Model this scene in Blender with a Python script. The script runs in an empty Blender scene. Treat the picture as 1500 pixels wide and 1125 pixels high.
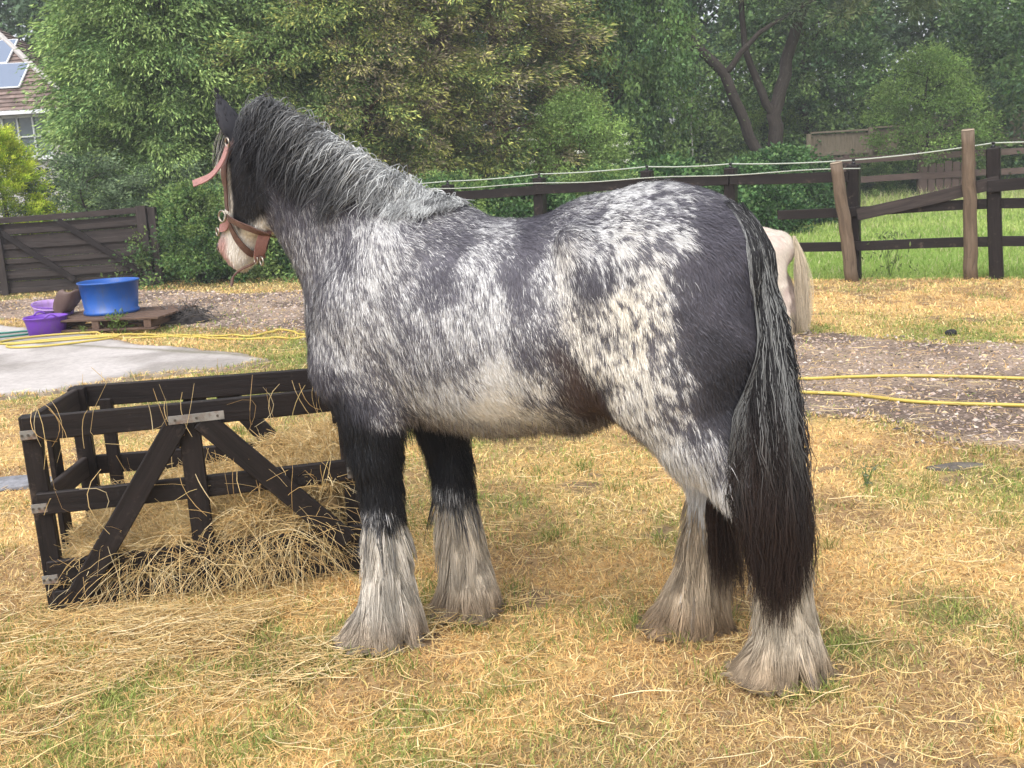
import bpy, bmesh, math, random
import numpy as np
from mathutils import Vector, Matrix

random.seed(7)
rng = np.random.default_rng(11)
scene = bpy.context.scene
COL = scene.collection

# ------------------------------------------------------------------ camera
F_PX, CAM_H, ROLL, HOR_Y = 1550.0, 1.45, math.radians(3.3), 245.0
_p = math.atan((562.5 - HOR_Y) * math.cos(ROLL) / F_PX)
_fwd = Vector((0, math.cos(_p), -math.sin(_p)))
_r0 = Vector((1, 0, 0)); _u0 = Vector((0, math.sin(_p), math.cos(_p)))
_right = _r0 * math.cos(ROLL) - _u0 * math.sin(ROLL)
_up = _r0 * math.sin(ROLL) + _u0 * math.cos(ROLL)
cam_d = bpy.data.cameras.new('camera')
cam = bpy.data.objects.new('camera', cam_d); COL.objects.link(cam)
cam.matrix_world = Matrix(((_right.x, _up.x, -_fwd.x, 0), (_right.y, _up.y, -_fwd.y, 0),
                           (_right.z, _up.z, -_fwd.z, CAM_H), (0, 0, 0, 1)))
cam_d.sensor_width = 36; cam_d.lens = F_PX / 1500 * 36
cam_d.clip_start = 0.05; cam_d.clip_end = 500
cam_d.dof.use_dof = True; cam_d.dof.focus_distance = 3.3; cam_d.dof.aperture_fstop = 18.0
scene.camera = cam

# ------------------------------------------------------------------ sky, sun, exposure
SUN_EL, SUN_AZ = math.radians(58), math.radians(205)      # overcast, brighter from behind the left shoulder
world = bpy.data.worlds.new('World'); scene.world = world; world.use_nodes = True
wn = world.node_tree; wn.nodes.clear()
sky = wn.nodes.new('ShaderNodeTexSky'); sky.sky_type = 'NISHITA'; sky.sun_disc = False
sky.sun_elevation = SUN_EL; sky.sun_rotation = SUN_AZ; sky.dust_density = 4.0; sky.air_density = 1.0
hs = wn.nodes.new('ShaderNodeHueSaturation'); hs.inputs['Saturation'].default_value = 0.30
bg = wn.nodes.new('ShaderNodeBackground'); bg.inputs['Strength'].default_value = 0.15
wo = wn.nodes.new('ShaderNodeOutputWorld')
wn.links.new(sky.outputs[0], hs.inputs['Color']); wn.links.new(hs.outputs[0], bg.inputs[0]); wn.links.new(bg.outputs[0], wo.inputs[0])
sd = bpy.data.lights.new('sun', 'SUN'); sd.energy = 0.85; sd.angle = math.radians(50); sd.color = (1, 0.992, 0.985)
sun = bpy.data.objects.new('sun', sd); COL.objects.link(sun)
_sdir = Vector((math.sin(SUN_AZ) * math.cos(SUN_EL), math.cos(SUN_AZ) * math.cos(SUN_EL), math.sin(SUN_EL)))
sun.rotation_euler = _sdir.to_track_quat('Z', 'Y').to_euler()
scene.view_settings.view_transform = 'Standard'; scene.view_settings.look = 'None'
scene.view_settings.gamma = 1; scene.view_settings.exposure = 1.05
scene.cycles.use_denoising = True
try: scene.cycles.denoising_prefilter = 'ACCURATE'
except Exception: pass
scene.cycles.max_bounces = 6; scene.cycles.diffuse_bounces = 3; scene.cycles.glossy_bounces = 2
scene.cycles.transparent_max_bounces = 4; scene.cycles.volume_bounces = 0

# ------------------------------------------------------------------ helpers
def tag(o, label=None, cat=None, group=None, kind=None):
    if label: o['label'] = label
    if cat: o['category'] = cat
    if group: o['group'] = group
    if kind: o['kind'] = kind
    return o

def empty(name, loc=(0, 0, 0), rz=0.0):
    o = bpy.data.objects.new(name, None); COL.objects.link(o)
    o.location = loc; o.rotation_euler = (0, 0, rz); o.empty_display_size = 0.1
    return o

def mk(name, verts, faces, mat=None, parent=None, col=None, pc=None, smooth=False):
    """verts (N,3); faces: one (M,k) array or a list of such; col (N,3) linear colour per vertex; pc (N,3) plank coordinate"""
    verts = np.ascontiguousarray(verts, dtype=np.float32)
    if not isinstance(faces, list): faces = [faces]
    faces = [np.asarray(f, dtype=np.int32) for f in faces if len(f)]
    me = bpy.data.meshes.new(name)
    me.vertices.add(len(verts)); me.vertices.foreach_set('co', verts.ravel())
    idx = np.concatenate([f.ravel() for f in faces])
    tot = np.concatenate([np.full(len(f), f.shape[1], np.int32) for f in faces])
    st = np.concatenate([[0], np.cumsum(tot)[:-1]]).astype(np.int32)
    me.loops.add(len(idx)); me.loops.foreach_set('vertex_index', idx)
    me.polygons.add(len(tot)); me.polygons.foreach_set('loop_start', st); me.polygons.foreach_set('loop_total', tot)
    me.polygons.foreach_set('use_smooth', np.full(len(tot), bool(smooth)))
    if col is not None:
        a = me.attributes.new('col', 'FLOAT_COLOR', 'POINT')
        c4 = np.ones((len(verts), 4), np.float32); c4[:, :3] = col
        a.data.foreach_set('color', c4.ravel())
    if pc is not None:
        a = me.attributes.new('pc', 'FLOAT_VECTOR', 'POINT')
        a.data.foreach_set('vector', np.ascontiguousarray(pc, dtype=np.float32).ravel())
    me.update(calc_edges=True)
    o = bpy.data.objects.new(name, me); COL.objects.link(o)
    if mat: me.materials.append(mat)
    if parent: o.parent = parent
    return o

# lattice noise
def _hash(ix, iy, iz, seed):
    h = (ix.astype(np.int64) * 374761393 + iy.astype(np.int64) * 668265263 + iz.astype(np.int64) * 2147483647 + seed * 974711) & 0xffffffff
    h = ((h ^ (h >> 13)) * 1274126177) & 0xffffffff
    h = ((h ^ (h >> 16)) * 2246822519) & 0xffffffff
    return ((h ^ (h >> 15)) & 0xffffff) / float(0xffffff)
def vnoise(P, seed=0):
    P = np.asarray(P, float)
    if P.shape[1] == 2: P = np.c_[P, np.zeros(len(P))]
    i = np.floor(P); f = P - i; f = f * f * (3 - 2 * f); i = i.astype(np.int64)
    r = 0
    for dx in (0, 1):
        wx = f[:, 0] if dx else 1 - f[:, 0]
        for dy in (0, 1):
            wy = f[:, 1] if dy else 1 - f[:, 1]
            for dz in (0, 1):
                wz = f[:, 2] if dz else 1 - f[:, 2]
                r = r + wx * wy * wz * _hash(i[:, 0] + dx, i[:, 1] + dy, i[:, 2] + dz, seed)
    return r
def fbm(P, octv=4, seed=0, gain=0.5):
    P = np.asarray(P, float); s = 0; a = 1; t = 0
    for k in range(octv):
        s = s + a * vnoise(P * 2 ** k + 17.3 * k, seed + k); t += a; a *= gain
    return s / t
def sstep(a, b, x):
    t = np.clip((x - a) / (b - a), 0, 1); return t * t * (3 - 2 * t)
def lerp(a, b, t): return a + (b - a) * t
def unit(v): return v / (np.linalg.norm(v, axis=-1, keepdims=True) + 1e-9)

def tubes(P, rad, col, sides=3):
    """strands as thin tubes. P (N,K,3), rad (N,K), col (N,3) or (N,K,3)"""
    N, K, _ = P.shape
    T = np.empty_like(P); T[:, 1:-1] = P[:, 2:] - P[:, :-2]; T[:, 0] = P[:, 1] - P[:, 0]; T[:, -1] = P[:, -1] - P[:, -2]
    T = unit(T)
    ref = unit(rng.normal(size=(N, 1, 3)))
    A = unit(np.cross(T, np.broadcast_to(ref, P.shape))); B = np.cross(T, A)
    ang = np.arange(sides) * 2 * np.pi / sides
    V = P[:, :, None] + rad[:, :, None, None] * (A[:, :, None] * np.cos(ang)[:, None] + B[:, :, None] * np.sin(ang)[:, None])
    V = V.reshape(-1, 3)
    base = (np.arange(N)[:, None, None] * K + np.arange(K - 1)[None, :, None]) * sides
    j = np.arange(sides)[None, None]; j2 = (j + 1) % sides
    Fq = np.stack([base + j, base + j2, base + sides + j2, base + sides + j], -1).reshape(-1, 4)
    if col.ndim == 2: col = np.broadcast_to(col[:, None], (N, K, 3))
    C = np.broadcast_to(col[:, :, None], (N, K, sides, 3)).reshape(-1, 3)
    return V, Fq, C

def ribbons(P, side, wid, col):
    """flat tapering strands. P (N,K,3), side (N,3) or (N,K,3), wid (N,K) half widths; last point is the tip"""
    N, K, _ = P.shape
    if side.ndim == 2: side = np.broadcast_to(side[:, None], P.shape)
    L = P[:, :-1] - side[:, :-1] * wid[:, :-1, None]; R = P[:, :-1] + side[:, :-1] * wid[:, :-1, None]
    LR = np.stack([L, R], 2).reshape(N, -1, 3)
    V = np.concatenate([LR, P[:, -1:]], 1)
    nv = 2 * (K - 1) + 1
    b = (np.arange(N) * nv)[:, None]
    k = np.arange(K - 2)[None]
    q = np.stack([b + 2 * k, b + 2 * k + 1, b + 2 * k + 3, b + 2 * k + 2], -1).reshape(-1, 4)
    t = np.concatenate([b + nv - 3, b + nv - 2, b + nv - 1], 1)
    if col.ndim == 2: C = np.broadcast_to(col[:, None], (N, nv, 3))
    else:
        C = np.concatenate([np.repeat(col[:, :-1], 2, axis=1), col[:, -1:]], 1)
    return V.reshape(-1, 3), ([q, t] if K > 2 else [t]), C.reshape(-1, 3)

# ---------------------------------------------------------------- materials
def new_mat(name, rough=0.6, spec=0.3, base=None, metallic=0.0):
    m = bpy.data.materials.new(name); m.use_nodes = True
    nt = m.node_tree; b = nt.nodes['Principled BSDF']
    b.inputs['Roughness'].default_value = rough; b.inputs['Specular IOR Level'].default_value = spec
    b.inputs['Metallic'].default_value = metallic
    if base: b.inputs['Base Color'].default_value = (*base, 1)
    return m, nt, b
def N_(nt, typ, **kw):
    n = nt.nodes.new(typ)
    for k, v in kw.items():
        if k in n.inputs.keys(): n.inputs[k].default_value = v
        else: setattr(n, k, v)
    return n
def attr_mat(name, rough=0.6, spec=0.3, transl=0.0, noise_scale=0.0, noise_amt=0.0, bump=0.0):
    m, nt, b = new_mat(name, rough, spec)
    a = N_(nt, 'ShaderNodeAttribute', attribute_name='col')
    src = a.outputs['Color']
    if noise_scale:
        tc = N_(nt, 'ShaderNodeTexCoord'); no = N_(nt, 'ShaderNodeTexNoise', Scale=noise_scale, Detail=5.0, Roughness=0.65)
        nt.links.new(tc.outputs['Object'], no.inputs['Vector'])
        mr = N_(nt, 'ShaderNodeMapRange'); mr.inputs[1].default_value = 0.3; mr.inputs[2].default_value = 0.7
        mr.inputs[3].default_value = 1 - noise_amt; mr.inputs[4].default_value = 1 + noise_amt
        nt.links.new(no.outputs['Fac'], mr.inputs[0])
        mx = N_(nt, 'ShaderNodeVectorMath', operation='SCALE'); nt.links.new(src, mx.inputs[0]); nt.links.new(mr.outputs[0], mx.inputs['Scale'])
        src = mx.outputs[0]
        if bump:
            bp = N_(nt, 'ShaderNodeBump', Strength=bump, Distance=0.01); nt.links.new(no.outputs['Fac'], bp.inputs['Height']); nt.links.new(bp.outputs[0], b.inputs['Normal'])
    nt.links.new(src, b.inputs['Base Color'])
    if transl:
        tr = N_(nt, 'ShaderNodeBsdfTranslucent'); nt.links.new(src, tr.inputs['Color'])
        ms = N_(nt, 'ShaderNodeMixShader'); ms.inputs[0].default_value = transl
        nt.links.new(b.outputs[0], ms.inputs[1]); nt.links.new(tr.outputs[0], ms.inputs[2])
        nt.links.new(ms.outputs[0], nt.nodes['Material Output'].inputs['Surface'])
    return m
def grain_mat(name, c1, c2, rough=0.6, spec=0.35, scale=(4, 60, 60), wear=None, wear_amt=0.0, bump=0.35):
    """board with grain running along the plank coordinate 'pc'"""
    m, nt, b = new_mat(name, rough, spec)
    a = N_(nt, 'ShaderNodeAttribute', attribute_name='pc')
    mp = N_(nt, 'ShaderNodeMapping'); mp.inputs['Scale'].default_value = scale
    no = N_(nt, 'ShaderNodeTexNoise', Scale=1.0, Detail=6.0, Roughness=0.7, Distortion=0.6)
    nt.links.new(a.outputs['Vector'], mp.inputs['Vector']); nt.links.new(mp.outputs[0], no.inputs['Vector'])
    cr = N_(nt, 'ShaderNodeValToRGB'); cr.color_ramp.elements[0].position = 0.3; cr.color_ramp.elements[1].position = 0.72
    cr.color_ramp.elements[0].color = (*c1, 1); cr.color_ramp.elements[1].color = (*c2, 1)
    nt.links.new(no.outputs['Fac'], cr.inputs[0]); src = cr.outputs[0]
    if wear:
        n2 = N_(nt, 'ShaderNodeTexNoise', Scale=9.0, Detail=6.0, Roughness=0.75); nt.links.new(a.outputs['Vector'], n2.inputs['Vector'])
        mr = N_(nt, 'ShaderNodeMapRange'); mr.inputs[1].default_value = 0.72 - wear_amt * 0.3; mr.inputs[2].default_value = 0.86 - wear_amt * 0.3
        nt.links.new(n2.outputs['Fac'], mr.inputs[0])
        mx = N_(nt, 'ShaderNodeMix', data_type='RGBA'); mx.inputs[7].default_value = (*wear, 1)
        nt.links.new(mr.outputs[0], mx.inputs[0]); nt.links.new(src, mx.inputs[6]); src = mx.outputs[2]
    nt.links.new(src, b.inputs['Base Color'])
    bp = N_(nt, 'ShaderNodeBump', Strength=bump, Distance=0.004); nt.links.new(no.outputs['Fac'], bp.inputs['Height']); nt.links.new(bp.outputs[0], b.inputs['Normal'])
    return m

class MB:
    """collects chamfered boards, tubes and lathes into one mesh"""
    def __init__(s): s.v = []; s.f4 = []; s.f3 = []; s.pc = []; s.n = 0
    def add(s, v, f4=None, f3=None, pc=None):
        v = np.asarray(v, float)
        if f4 is not None and len(f4): s.f4.append(np.asarray(f4) + s.n)
        if f3 is not None and len(f3): s.f3.append(np.asarray(f3) + s.n)
        s.v.append(v); s.pc.append(v * 1.0 if pc is None else pc); s.n += len(v)
    def board(s, p0, p1, w, t, wdir=(0, 0, 1), ch=0.003, segs=1, warp=0.0):
        """board from p0 to p1 (centre line); w = size along wdir, t = thickness across"""
        p0 = np.array(p0, float); p1 = np.array(p1, float); L = np.linalg.norm(p1 - p0); d = (p1 - p0) / L
        W = np.array(wdir, float); W = W - d * (W @ d); W /= np.linalg.norm(W); T = np.cross(d, W)
        hw, ht = w / 2, t / 2; c = min(ch, hw * .4, ht * .4)
        ring = [(-hw + c, -ht), (hw - c, -ht), (hw, -ht + c), (hw, ht - c), (hw - c, ht), (-hw + c, ht), (-hw, ht - c), (-hw, -ht + c)]
        inner = [(a * (hw - c) / hw, b * (ht - c) / ht) for a, b in ring]
        rings = [(0, inner)] + [(c + (L - 2 * c) * k / segs, ring) for k in range(segs + 1)] + [(L, inner)]
        off = np.random.RandomState(s.n + 5).rand(3) * 9
        V = []; PC = []
        for li, (l, rg) in enumerate(rings):
            wv = warp * math.sin(3.3 * l + off[0]) ; wt = warp * .6 * math.sin(2.1 * l + off[1])
            for a, b in rg:
                V.append(p0 + d * l + W * (a + wv) + T * (b + wt)); PC.append((l + off[0], a + off[1], b + off[2]))
        F = []
        for r in range(len(rings) - 1):
            for j in range(8):
                F.append((r * 8 + j, r * 8 + (j + 1) % 8, r * 8 + 8 + (j + 1) % 8, r * 8 + 8 + j))
        m = (len(rings) - 1) * 8
        cap = [(0, 7, 6, 5), (0, 5, 4, 1), (1, 4, 3, 2), (m, m + 5, m + 6, m + 7), (m, m + 1, m + 4, m + 5), (m + 1, m + 2, m + 3, m + 4)]
        s.add(V, F + cap, pc=np.array(PC)); return s
    def tube(s, pts, r, sides=10, cap=True):
        pts = np.array(pts, float); K = len(pts); r = np.broadcast_to(np.asarray(r, float), (K,))
        T = np.gradient(pts, axis=0); T = unit(T)
        A = np.cross(T[0], (0.13, 0.2, 0.97)); A /= np.linalg.norm(A); As = []
        for k in range(K):
            A = A - T[k] * (A @ T[k]); A /= np.linalg.norm(A); As.append(A)
        As = np.array(As); Bs = np.cross(T, As)
        ang = np.arange(sides) * 2 * np.pi / sides
        V = pts[:, None] + r[:, None, None] * (As[:, None] * np.cos(ang)[:, None] + Bs[:, None] * np.sin(ang)[:, None])
        ln = np.concatenate([[0], np.cumsum(np.linalg.norm(np.diff(pts, axis=0), axis=1))])
        PC = np.stack([np.broadcast_to(ln[:, None], (K, sides)), r[:, None] * np.cos(ang)[None], r[:, None] * np.sin(ang)[None]], -1) + s.n * .37
        F = [(k * sides + j, k * sides + (j + 1) % sides, (k + 1) * sides + (j + 1) % sides, (k + 1) * sides + j) for k in range(K - 1) for j in range(sides)]
        V = V.reshape(-1, 3); f3 = []; PC = PC.reshape(-1, 3)
        if cap:
            V = np.concatenate([V, pts[:1], pts[-1:]]); PC = np.concatenate([PC, PC[:1] , PC[-1:]])
            a = K * sides; f3 = [(j, a, (j + 1) % sides) for j in range(sides)] + [((K - 1) * sides + j, (K - 1) * sides + (j + 1) % sides, a + 1) for j in range(sides)]
        s.add(V, F, f3, pc=PC); return s
    def lathe(s, prof, c=(0, 0, 0), sides=32, jit=0.0, sx=1, sy=1):
        prof = np.array(prof, float); K = len(prof); ang = np.arange(sides) * 2 * np.pi / sides
        rr = prof[:, 0][:, None] * (1 + jit * np.sin(ang * 3 + 1)[None] + jit * .6 * np.sin(ang * 5)[None])
        V = np.stack([rr * np.cos(ang) * sx + c[0], rr * np.sin(ang) * sy + c[1], np.broadcast_to(prof[:, 1][:, None] + c[2], (K, sides))], -1).reshape(-1, 3)
        F = [(k * sides + j, k * sides + (j + 1) % sides, (k + 1) * sides + (j + 1) % sides, (k + 1) * sides + j) for k in range(K - 1) for j in range(sides)]
        s.add(V, F); return s
    def build(s, name, mat, parent=None, smooth=False):
        fs = []
        if s.f4: fs.append(np.concatenate(s.f4))
        if s.f3: fs.append(np.concatenate(s.f3))
        return mk(name, np.concatenate(s.v), fs, mat, parent, pc=np.concatenate(s.pc), smooth=smooth)
# ------------------------------------------------------------------ ground, track, concrete yard, grass
PATH = np.array([(4.9, 6.2), (3.64, 7.36), (3.31, 7.72), (2.94, 8.12), (2.41, 8.49), (.6, 10.6), (-1.2, 12.6), (-2.66, 13.9), (-3.84, 14.4), (-5.22, 15.3), (-6.0, 14.97), (-7.25, 15.0), (-9.5, 15.1), (-9.5, 12.9),
                 (-6.06, 12.61), (-4.78, 11.9), (-3.72, 11.14), (-2.92, 10.83), (-1.91, 9.91), (0, 7.6), (1.64, 5.78), (1.84, 5.58), (2.05, 5.16), (2.38, 4.77), (3.6, 3.9), (5.2, 3.4)])
CONC = np.array([(-9.5, 12.9), (-5.81, 12.06), (-5.12, 11.54), (-4.32, 10.81), (-3.57, 10.07), (-2.75, 9.43), (-1.98, 8.57), (-2.22, 8.31), (-2.69, 8.23), (-3.14, 8.01), (-3.49, 7.7), (-3.77, 7.66), (-6.0, 7.0), (-9.5, 6.6)])
def inpoly(p, poly):
    """signed distance to a polygon, positive inside"""
    d = np.full(len(p), 1e9); ins = np.zeros(len(p), bool); n = len(poly)
    for i in range(n):
        a, b = poly[i], poly[(i + 1) % n]; e = b - a; w = p - a
        t = np.clip((w @ e) / (e @ e), 0, 1); q = w - t[:, None] * e; d = np.minimum(d, (q * q).sum(1))
        c = (a[1] > p[:, 1]) != (b[1] > p[:, 1])
        ins ^= c & (p[:, 0] < (b[0] - a[0]) * (p[:, 1] - a[1]) / (b[1] - a[1] + 1e-12) + a[0])
    return np.sqrt(d) * np.where(ins, 1, -1)
def edge_w(p): return .30 * (fbm(p * 1.7, 3, 51) - .5) + .14 * (fbm(p * 9, 2, 52) - .5)
def sd_path(p): return inpoly(p, PATH) + edge_w(p) * 1.6
def sd_conc(p): return inpoly(p, CONC) + edge_w(p) * .7
def field_d(p):     # positive beyond the fence line
    return (p[:, 0] - 3.96) * .489 + (p[:, 1] - 11.9) * .872 + .12 * (fbm(p * 1.3, 2, 8) - .5)
def ground_z(p):
    a = .030 * (fbm(p * 1.4, 3, 21) - .5) + .030 * (fbm(p * 6, 2, 22) - .5)
    flat = np.maximum(sstep(-.25, .1, inpoly(p, PATH)), sstep(-.25, .1, inpoly(p, CONC)))
    return a * (1 - .8 * flat) * sstep(26, 14, p[:, 1]) - .004
def green_w(p):
    g = -.05 + sstep(.56, .72, fbm(p * .9 + 3.1, 3, 71)) * .35 + sstep(.60, .75, fbm(p * 3.1, 2, 72)) * .4
    for cx_, cy_, r in ((-1.2, 2.60, .22), (-.72, 2.58, .13), (.92, 2.95, .10), (1.35, 3.1, .16), (2.1, 4.3, .4), (-2.2, 7.3, .7), (-3.0, 11.2, .7), (-1.5, 9.2, .9), (3.4, 8.3, .6), (1.6, 6.0, .3)):
        g = g + .9 * np.exp(-(((p[:, 0] - cx_) ** 2 + ((p[:, 1] - cy_) * .8) ** 2) / r ** 2))
    g = g + sstep(-2.2, -.2, field_d(p)) * .2
    return np.clip(g, 0, 1)
def mud(p): return sstep(.70, .80, fbm(p * 3.6 + 5, 3, 91)) * sstep(-.1, -.4, field_d(p))
def axis_grid(lo, hi, f0, f1, h, g=1.18):
    a = list(np.arange(f0, f1, h)); s = h; x = f1
    while x < hi: a.append(x); s *= g; x += s
    a.append(hi); s = h; x = f0 - h
    while x > lo: a.insert(0, x); s *= g; x -= s
    a.insert(0, lo); return np.array(a)
gx = axis_grid(-90, 90, -4.2, 4.2, .035, 1.06); gy = axis_grid(-12, 160, 1.9, 11.5, .035, 1.06)
GX, GY = np.meshgrid(gx, gy, indexing='ij'); gp = np.c_[GX.ravel(), GY.ravel()]
gz = ground_z(gp); nx_, ny_ = len(gx), len(gy)
ii = (np.arange(nx_ - 1)[:, None] * ny_ + np.arange(ny_ - 1)[None]).ravel()
fw_ = sstep(-.05, .25, field_d(gp)); gg = green_w(gp)
dry = lerp(np.array([.45, .30, .13]), np.array([.28, .18, .09]), sstep(.45, .7, fbm(gp * 2.2, 3, 33))[:, None])
c_ = lerp(dry, np.array([.13, .15, .045]), (gg * .8)[:, None]); c_ = lerp(c_, np.array([.16, .11, .07]), (mud(gp) * .85)[:, None]); c_ = lerp(c_, np.array([.17, .25, .05]), fw_[:, None])
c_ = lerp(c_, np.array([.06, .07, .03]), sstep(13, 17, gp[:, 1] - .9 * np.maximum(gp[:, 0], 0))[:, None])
M_ground = attr_mat('ground_soil', .9, .15, 0, 34.0, .45, .6)
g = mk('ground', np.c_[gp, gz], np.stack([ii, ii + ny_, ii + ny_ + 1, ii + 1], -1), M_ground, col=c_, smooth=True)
tag(g, kind='structure')

def sheet(name, sdf, lo, hi, h, top, mat, colf):
    xs = np.arange(lo[0], hi[0], h); ys = np.arange(lo[1], hi[1], h); X, Y = np.meshgrid(xs, ys, indexing='ij'); p = np.c_[X.ravel(), Y.ravel()]
    s = sdf(p); keep = s > -.10; ny = len(ys)
    q = (np.arange(len(xs) - 1)[:, None] * ny + np.arange(ny - 1)[None]).ravel(); F = np.stack([q, q + ny, q + ny + 1, q + 1], -1)
    F = F[keep[F].all(1)]; u, inv = np.unique(F, return_inverse=True); F = inv.reshape(-1, 4); p = p[u]; s = s[u]
    z = lerp(-.035, top, sstep(-.07, .07, s)) + .006 * (fbm(p * 7, 2, 5) - .5)
    o = mk(name, np.c_[p, z], F, mat, col=colf(p), smooth=True); tag(o, kind='structure'); return o
def conc_col(p):
    n = fbm(p * 1.1, 4, 61); c = lerp(np.array([.44, .405, .385]), np.array([.27, .245, .225]), sstep(.45, .7, n)[:, None])
    joint = np.exp(-(((p[:, 0] * .52 + p[:, 1] * .85 - 6.35) + .04 * (fbm(p * 4, 2, 3) - .5)) / .035) ** 2)
    c = lerp(c, np.array([.13, .12, .07]), (joint * .9)[:, None])
    return lerp(c, np.array([.24, .19, .13]), sstep(.14, .0, sd_conc(p))[:, None])
def path_col(p):
    n = fbm(p * 1.6, 4, 62); c = lerp(np.array([.27, .205, .155]), np.array([.135, .10, .08]), sstep(.4, .65, n)[:, None])
    return lerp(c, np.array([.26, .19, .10]), sstep(.2, -.05, sd_path(p))[:, None])
M_path = attr_mat('track_grit', .95, .12, 0, 55.0, .7, .8)
M_conc = attr_mat('old_concrete', .85, .25, 0, 22.0, .16, .25)
sheet('gravel_track', sd_path, (-9.6, 3.0), (5.4, 15.6), .05, .012, M_path, path_col)
sheet('concrete_yard', sd_conc, (-9.6, 6.4), (-1.5, 13.2), .05, .026, M_conc, conc_col)

def surf_z(p):
    z = ground_z(p); z = np.where(sd_path(p) > -.03, np.maximum(z, .010), z); return np.where(sd_conc(p) > -.03, np.maximum(z, .024), z)
def frustum_pts(n, d0, d1, e=.8, pad=.35, k=.56):
    u = rng.random(n); a = 1 - e; d = (d0 ** a + u * (d1 ** a - d0 ** a)) ** (1 / a)
    x = (rng.random(n) * 2 - 1) * (k * d + pad) - .01 * d
    return np.c_[x, d]
def blades(p, h, w, lean, az, col, curl=.6):
    n = len(p); z = surf_z(p) - .004; b = np.c_[p, z]
    dirv = np.stack([np.cos(az), np.sin(az), np.zeros(n)], -1); up = np.array([0, 0, 1.])
    v0 = dirv * np.sin(lean)[:, None] + up * np.cos(lean)[:, None]; l2 = np.minimum(lean + curl, 1.62)
    v1 = dirv * np.sin(l2)[:, None] + up * np.cos(l2)[:, None]
    P = np.stack([b, b + v0 * (h * .5)[:, None], b + v0 * (h * .5)[:, None] + v1 * (h * .5)[:, None]], 1)
    P[:, 2, 2] = np.maximum(P[:, 2, 2], z + .006)
    side = np.stack([-np.sin(az + rng.normal(size=n) * .5), np.cos(az), np.zeros(n)], -1); side = unit(side + rng.normal(size=(n, 3)) * .25)
    return ribbons(P, side, np.stack([w, w * .8, w * 0], 1), col)
STR = np.array([(.76, .54, .23), (.66, .41, .165), (.86, .69, .36), (.46, .30, .14), (.24, .16, .085), (.68, .55, .20)])
M_blade = attr_mat('grass_blade', .65, .25, .25)
M_straw = attr_mat('straw', .55, .35, .12)
# mown, drying grass
n = 430000
p = frustum_pts(n, 1.95, 16.8, .85)
k = (sd_path(p) < .02 + .10 * rng.random(n)) & (sd_conc(p) < .05) & (field_d(p) < .05)
k |= (sd_path(p) > 0) & (rng.random(n) < .10); k &= ~((sd_conc(p) > .05)); k &= rng.random(n) > mud(p) * .6; p = p[k]; n = len(p)
d = p[:, 1]; g1 = green_w(p); isg = rng.random(n) < g1 * .5 + .02 + .2 * sstep(.6, .9, g1)
pt = fbm(p * 2.2, 3, 33); orange = sstep(.45, .6, fbm(p * 1.2 + 9, 3, 35))
ci = np.where(rng.random(n) < .36, 0, np.where(rng.random(n) < .25 + .5 * orange, 1, np.where(rng.random(n) < .42, 2, np.where(rng.random(n) < .45 + .9 * (pt - .5), 3, np.where(rng.random(n) < .35, 4, 5)))))
c_ = STR[ci] * (.75 + .5 * rng.random((n, 1))) * (1.08 - .28 * sstep(.5, .72, pt))[:, None]
gr = lerp(np.array([.17, .25, .05]), np.array([.40, .42, .12]), rng.random((n, 1)))
c_ = np.where(isg[:, None], gr, c_)
far = sstep(5, 12, d)
h = np.where(isg, .022 + .03 * rng.random(n), .018 + .036 * rng.random(n)) * (1 + .35 * far)
w = (.0008 + .0011 * rng.random(n)) * (.55 + d / 4.2)
lean = np.where(isg, rng.random(n) * .9, .45 + rng.random(n) * 1.1)
az = rng.random(n) * 6.283
V, Fs, C = blades(p, h, w, lean, az, c_)
o = mk('grass', V, Fs, M_blade, col=C); tag(o, 'short dry yellow grass with green patches covering the paddock', kind='stuff')
# taller tufts
nt_ = 260; tc = frustum_pts(nt_, 2.0, 9, .6); kk = (sd_path(tc) < .05) & (sd_conc(tc) < 0) & ((green_w(tc) > .12) | (rng.random(nt_) < .35)); tc = tc[kk]
hoof_xy = [(.64, .12), (.43, -.13), (-.60, .15), (-.295, -.12)]; th_ = math.radians(17); ox_, oy_ = .75 * -math.cos(th_) + 2.985 * math.sin(th_), .75 * math.sin(th_) + 2.985 * math.cos(th_)
for lx_, ly_ in hoof_xy:
    a_ = rng.random(9) * 6.28; r_ = .12 + .05 * rng.random(9); lx = lx_ + np.cos(a_) * r_; ly = ly_ + np.sin(a_) * r_
    tc = np.concatenate([tc, np.c_[ox_ - math.cos(th_) * lx - math.sin(th_) * ly, oy_ + math.sin(th_) * lx - math.cos(th_) * ly]])
p = np.repeat(tc, 55, 0); n = len(p); p = p + rng.normal(size=(n, 2)) * .030; az = rng.random(n) * 6.28
gr = lerp(np.array([.10, .17, .03]), np.array([.30, .32, .08]), rng.random((n, 1))); gr = np.where(rng.random((n, 1)) < .3, STR[0] * .9, gr)
V, Fs, C = blades(p, .03 + .055 * rng.random(n), .0011 + .0008 * rng.random(n), .15 + .7 * rng.random(n), az, gr, .5)
o = mk('grass_tufts', V, Fs, M_blade, col=C); tag(o, 'small green grass tufts among the dry grass', kind='stuff')
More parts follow.
